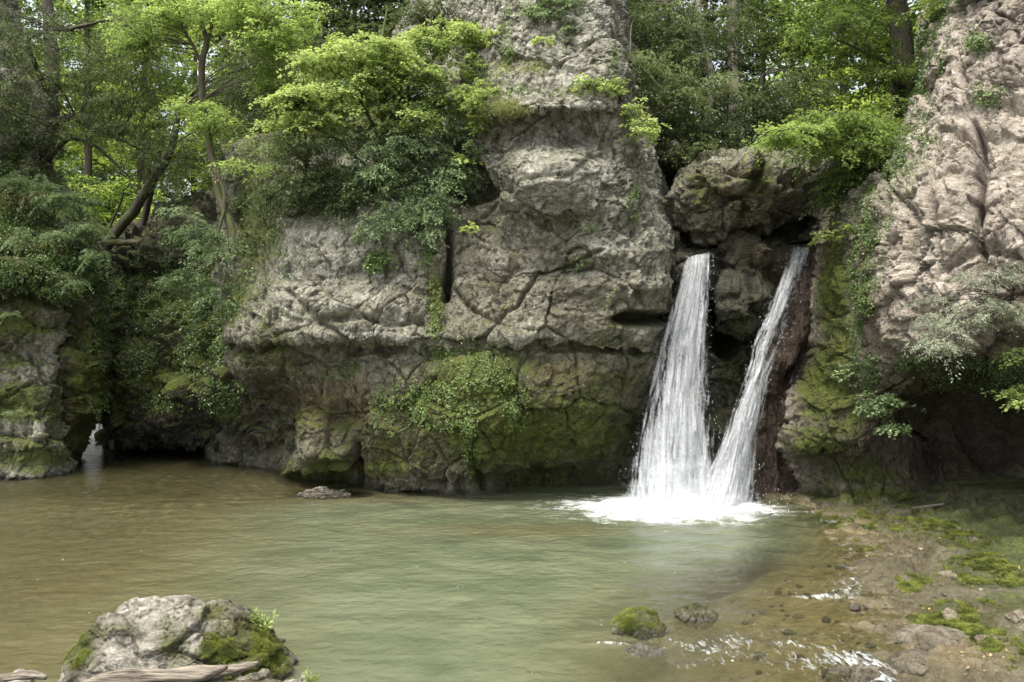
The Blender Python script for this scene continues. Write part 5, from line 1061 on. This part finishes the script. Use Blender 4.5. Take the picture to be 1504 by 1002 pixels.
for i, (px, Y) in enumerate(bsp):
    kb = 2 if (px > 800 or 430 <= px <= 700) else i % 2
    p = bp[kb]; X = (px - CX) / FPX * Y; first = kb not in usedb; usedb.add(kb)
    if first: t = p
    else:
        t = p.copy(); scene.collection.objects.link(t)
        for ch in list(p.children):
            c = ch.copy(); scene.collection.objects.link(c); c.parent = t
    (rw, sd), od = ranked(i, bsp, lambda a, b: ('near edge' if b < 31.5 else 'back', 'left of the pillar' if a < 800 else 'right of the pillar'))
    t['label'] = '%s bush at the wood\'s %s, %s, %s' % (['light green', 'mid green', 'dark green'][kb], rw, sd, od)
    t.location = (X, Y, upz(X, Y)); t.rotation_euler = (0, 0, _rw.rand() * 6.28); s = _rw.uniform(.8, 1.3); t.scale = (s, s, s)

# ------------------------------------------------------------------ driftwood, loose wood, small plants in front
def log(name, label, pts, rad, mat, seed, k=26, wob=.04):
    V, Q = tube(pts, rad, k, 90, wob, seed); C0 = V.reshape(90, k, 3).mean(1, keepdims=True); R = V.reshape(90, k, 3) - C0
    W = V * np.array([.5, 12, 12]); d = 1 + .16 * ridged(W, 1.3, 3, seed).reshape(90, k, 1) + .2 * perlin(V, 2.2, seed).reshape(90, k, 1)
    V = (C0 + R * d)
    V = np.concatenate([V.reshape(-1, 3), C0[0] , C0[-1]]); n = len(V)
    i = np.arange(k); j = (i + 1) % k
    caps = np.concatenate([np.stack([j, i, np.full(k, n - 2), np.full(k, n - 2)], 1)[:, :4], np.stack([89 * k + i, 89 * k + j, np.full(k, n - 1), np.full(k, n - 1)], 1)])
    # caps as thin quads: nudge a duplicate centre
    V = np.concatenate([V, V[-2:] + 1e-3]); caps[:k, 3] = n; caps[k:, 3] = n + 1
    o = mesh(name, V, np.concatenate([Q, caps]), mat, loc=tuple(float(v) for v in C0[0, 0])); return tag(o, label, 'driftwood')
log('driftwood', 'thick weathered driftwood trunk lying in front of the big boulder', pl([(60, 1035, 8.1), (130, 1006, 8.15), (190, 992, 8.2), (250, 993, 8.25), (300, 987, 8.3), (332, 977, 8.3)]), [.035, .05, .065, .06, .07, .02], B_drift, 21)
log('driftwood', 'shorter cracked driftwood piece ending right of the thick trunk', pl([(230, 1010, 8.35), (300, 996, 8.4), (345, 982, 8.45), (378, 974, 8.45)]), [.035, .045, .05, .025], B_drift, 22)
log('driftwood', 'brown driftwood stub entering at the bottom left corner', pl([(-60, 1000, 8.4), (0, 993, 8.4), (40, 991, 8.4), (66, 996, 8.4)]), [.04, .04, .038, .02], B_drift, 23)
tag(log('branch', 'thin broken branch wedged across the dark gap left of the right cliff', pl([(1197, 317, 21.2), (1215, 317, 21), (1242, 314, 20.6)]), [.03, .035, .035], B_grey, 24, wob=.01), None, 'branch')
log('log', 'mossy fallen log lying across the gully behind the left fern bank', pl([(150, 358, 29), (175, 356, 29), (205, 357, 29)]), [.1, .1, .09], B_moss, 25, wob=.02)['category'] = 'log'
for k, (pts, lab) in enumerate([([(1205, 745, 19.0), (1250, 750, 18.6), (1290, 749, 18.5)], 'thin reddish dead branch on the shore right of the waterfalls'), ([(1330, 748, 18.3), (1365, 744, 18.2), (1398, 742, 18.1)], 'thin pale dead branch on the mossy shelf under the overhang')]):
    o = log('branch', lab, [(a[0], a[1], a[2] ) for a in pl(pts)], [.03, .035, .02], B_dark if k == 0 else B_grey, 30 + k, 8); o['category'] = 'branch'
def sprig(label, px, py, Y, seed, s=.28):
    rng = np.random.RandomState(seed); o = np.array(PT(px, py, Y)); n = 4
    D = np.stack([rng.normal(size=n) * .35, rng.normal(size=n) * .3, np.ones(n)], 1); Ls = s * rng.uniform(.6, 1.1, n)
    V, Q, tn = sprays(rng, np.tile(o, (n, 1)), D, Ls, 12, .065, .025, .35, .05, 4, np.full(n, .8), .3, ang=.9)
    t = thing('sprig', label, 'plant', tuple(float(v) for v in o)); V2, Q2 = join([tube([o, o + unit(D[i]) * Ls[i]], [.004, .002], 4, 4) for i in range(n)])
    mesh('leaves', V, Q, L_maple, t, dict(tint=tn), smooth=False); mesh('stem', V2, Q2, L_fern, t, dict(tint=np.full(len(V2), .5)))
sprig('slender green sprig growing at the right shoulder of the big boulder', 388, 925, 9.5, 1, .30)
sprig('small green sprig at the bottom edge right of the driftwood', 458, 1006, 8.6, 2, .16)
# moss fuzz on the big boulder, the capped rock and the bank
def moss_tufts(V, N, spots, n, seed, ll=.022, label='', thr=.3, nz=-.3):
    rng = np.random.RandomState(seed); w = paint(V, spots) ; w = np.where((w > thr) & (N[:, 2] > nz), w, 0)
    w = w * sst(.0, .16, fbm(V, 2.2, 4, seed) + .25 * (w - .55)); idx = rng.choice(len(V), n, p=w / w.sum()); O = V[idx] + rng.normal(size=(n, 3)) * .006
    A = sprays(rng, O, unit(N[idx] + rng.normal(size=(n, 3)) * .5), np.full(n, ll), 4, ll, ll * .35, .8, .1, 3, .5 + fbm(O, 5, 2) * .8, .6, flat=.6)
    o = mesh('moss', A[0], A[1], L_moss, None, dict(tint=A[2]), smooth=False, loc=tuple(float(v) for v in O.mean(0))); tag(o, label, 'moss', kind='stuff')
moss_tufts(CRV, CRN, [(950, 890, 40, 22, 1.0), (930, 905, 30, 20, 1)], 9000, 9, .012, 'bright green moss cap on the rock in the shallow water', thr=.2)
moss_tufts(FBV, FBN, [(370, 950, 60, 45, 1), (330, 940, 40, 30, .6), (110, 950, 20, 30, .7), (255, 940, 16, 20, .5), (385, 915, 25, 16, .7)], 60000, 5, .013, thr=.2, label='fuzzy brown green moss over the right side of the big boulder')
xs, ys = np.meshgrid(np.linspace(4.3, 9, 300), np.linspace(9, 19, 520)); _x = xs.ravel(); _y = ys.ravel(); _V = np.stack([_x, _y, floor_h(_x, _y)], 1); _N = np.tile([0, 0, 1.0], (len(_V), 1))
moss_tufts(_V, _N, [(1450, 840, 70, 24, 1.0), (1405, 905, 60, 24, 1.1), (1440, 930, 60, 20, .9), (1340, 762, 170, 18, .75), (1470, 780, 130, 26, .75), (1265, 800, 36, 9, .8), (1340, 855, 26, 16, .8), (1500, 965, 60, 20, .9)], 110000, 6, .02, 'bright green moss cushions on the right bank', thr=.25)

# pebbles, gravel and leaf litter lying on the bank and the gravel bar
def pebbles(name, label, cen, n, size, seed, mat, spread, gx):
    rng = np.random.RandomState(seed); U, F = ICO[3] if False else ico(2)
    x = rng.uniform(gx[0], gx[1], n * 6); y = rng.uniform(gx[2], gx[3], n * 6)
    z = floor_h(x, y); d = x - shore_x(y); P = np.stack([x, y, 0 * x], 1)
    w = spread(x, y, z, d, P); k = rng.rand(len(x)) < w; x, y, z = x[k][:n], y[k][:n], z[k][:n]; n = len(x)
    s = size * (.35 + rng.rand(n) ** 3 * 1.6); r = rng.uniform(.6, 1.3, (n, 3)) * np.array([1, 1, .55])
    V = U[None] * r[:, None] * s[:, None, None]
    V = V * (1 + .25 * perlin((U[None] * 1.3 + rng.rand(n, 1, 3) * 50).reshape(-1, 3))).reshape(n, -1, 1)
    a = rng.rand(n) * 6.28; c, sn = np.cos(a)[:, None], np.sin(a)[:, None]
    V = np.stack([V[..., 0] * c - V[..., 1] * sn, V[..., 0] * sn + V[..., 1] * c, V[..., 2]], -1) + np.stack([x, y, z + s * .2], 1)[:, None]
    Fq = (F[None] + len(U) * np.arange(n)[:, None, None]).reshape(-1, 3); o_ = (V.reshape(-1, 3).mean(0))
    zero = np.zeros(V.shape[0] * V.shape[1]); wet = np.repeat(np.clip(.8 - 4 * z, 0, 1), len(U))
    o = mesh(name, V.reshape(-1, 3), Fq, mat, attrs=dict(moss=zero, brown=np.repeat(rng.rand(n) * .8, len(U)), stain_shade=np.repeat((rng.rand(n) > .7) * .5, len(U)), wet=wet), loc=tuple(float(v) for v in o_))
    tag(o, label, 'gravel', kind='stuff')
pebbles('gravel', 'small pale and brown pebbles scattered over the right bank', None, 420, .022, 1, M_boulder, lambda x, y, z, d, P: sst(.05, .5, fbm(P, 1.0, 3, 4) + .25) * (z > 0) * .9, (4, 9, 9, 19))
pebbles('gravel', 'fine gravel of the low bar at the foot of the central cliff', None, 1500, .032, 2, M_boulder, lambda x, y, z, d, P: (z > -.02) * 1.0, (-6.4, -3.4, 19.8, 21.4))
pebbles('gravel', 'wet pebbles showing in the shallow water at the lower right', None, 120, .05, 3, M_boulder, lambda x, y, z, d, P: ((z < .02) & (z > -.3)) * .5, (2.0, 6.5, 9, 15))
def litter():
    rng = np.random.RandomState(8); n = 5000; x = rng.uniform(4, 9, n); y = rng.uniform(9, 19.5, n); z = floor_h(x, y); k = (z > .03) & (rng.rand(n) < .1 + .5 * sst(0, .3, fbm(np.stack([x, y, 0 * x], 1), .8, 3, 30))); O = np.stack([x, y, z + .012], 1)[k]; n = len(O)
    D = rng.normal(size=(n, 3)) * np.array([1, 1, .15])
    A = sprays(rng, O, D, np.full(n, .02), 1, .055, .03, .5, .0, 2, rng.rand(n), .3, flat=.25)
    m = leaf_material('dead_leaf', (.06, .03, .015), (.16, .09, .04), (.34, .24, .10), .1, .6)
    tag(mesh('leaf_litter', A[0], A[1], m, None, dict(tint=A[2]), smooth=False, loc=tuple(float(v) for v in O.mean(0))), 'brown and yellow fallen leaves scattered on the right bank', 'leaves', kind='stuff')
litter()
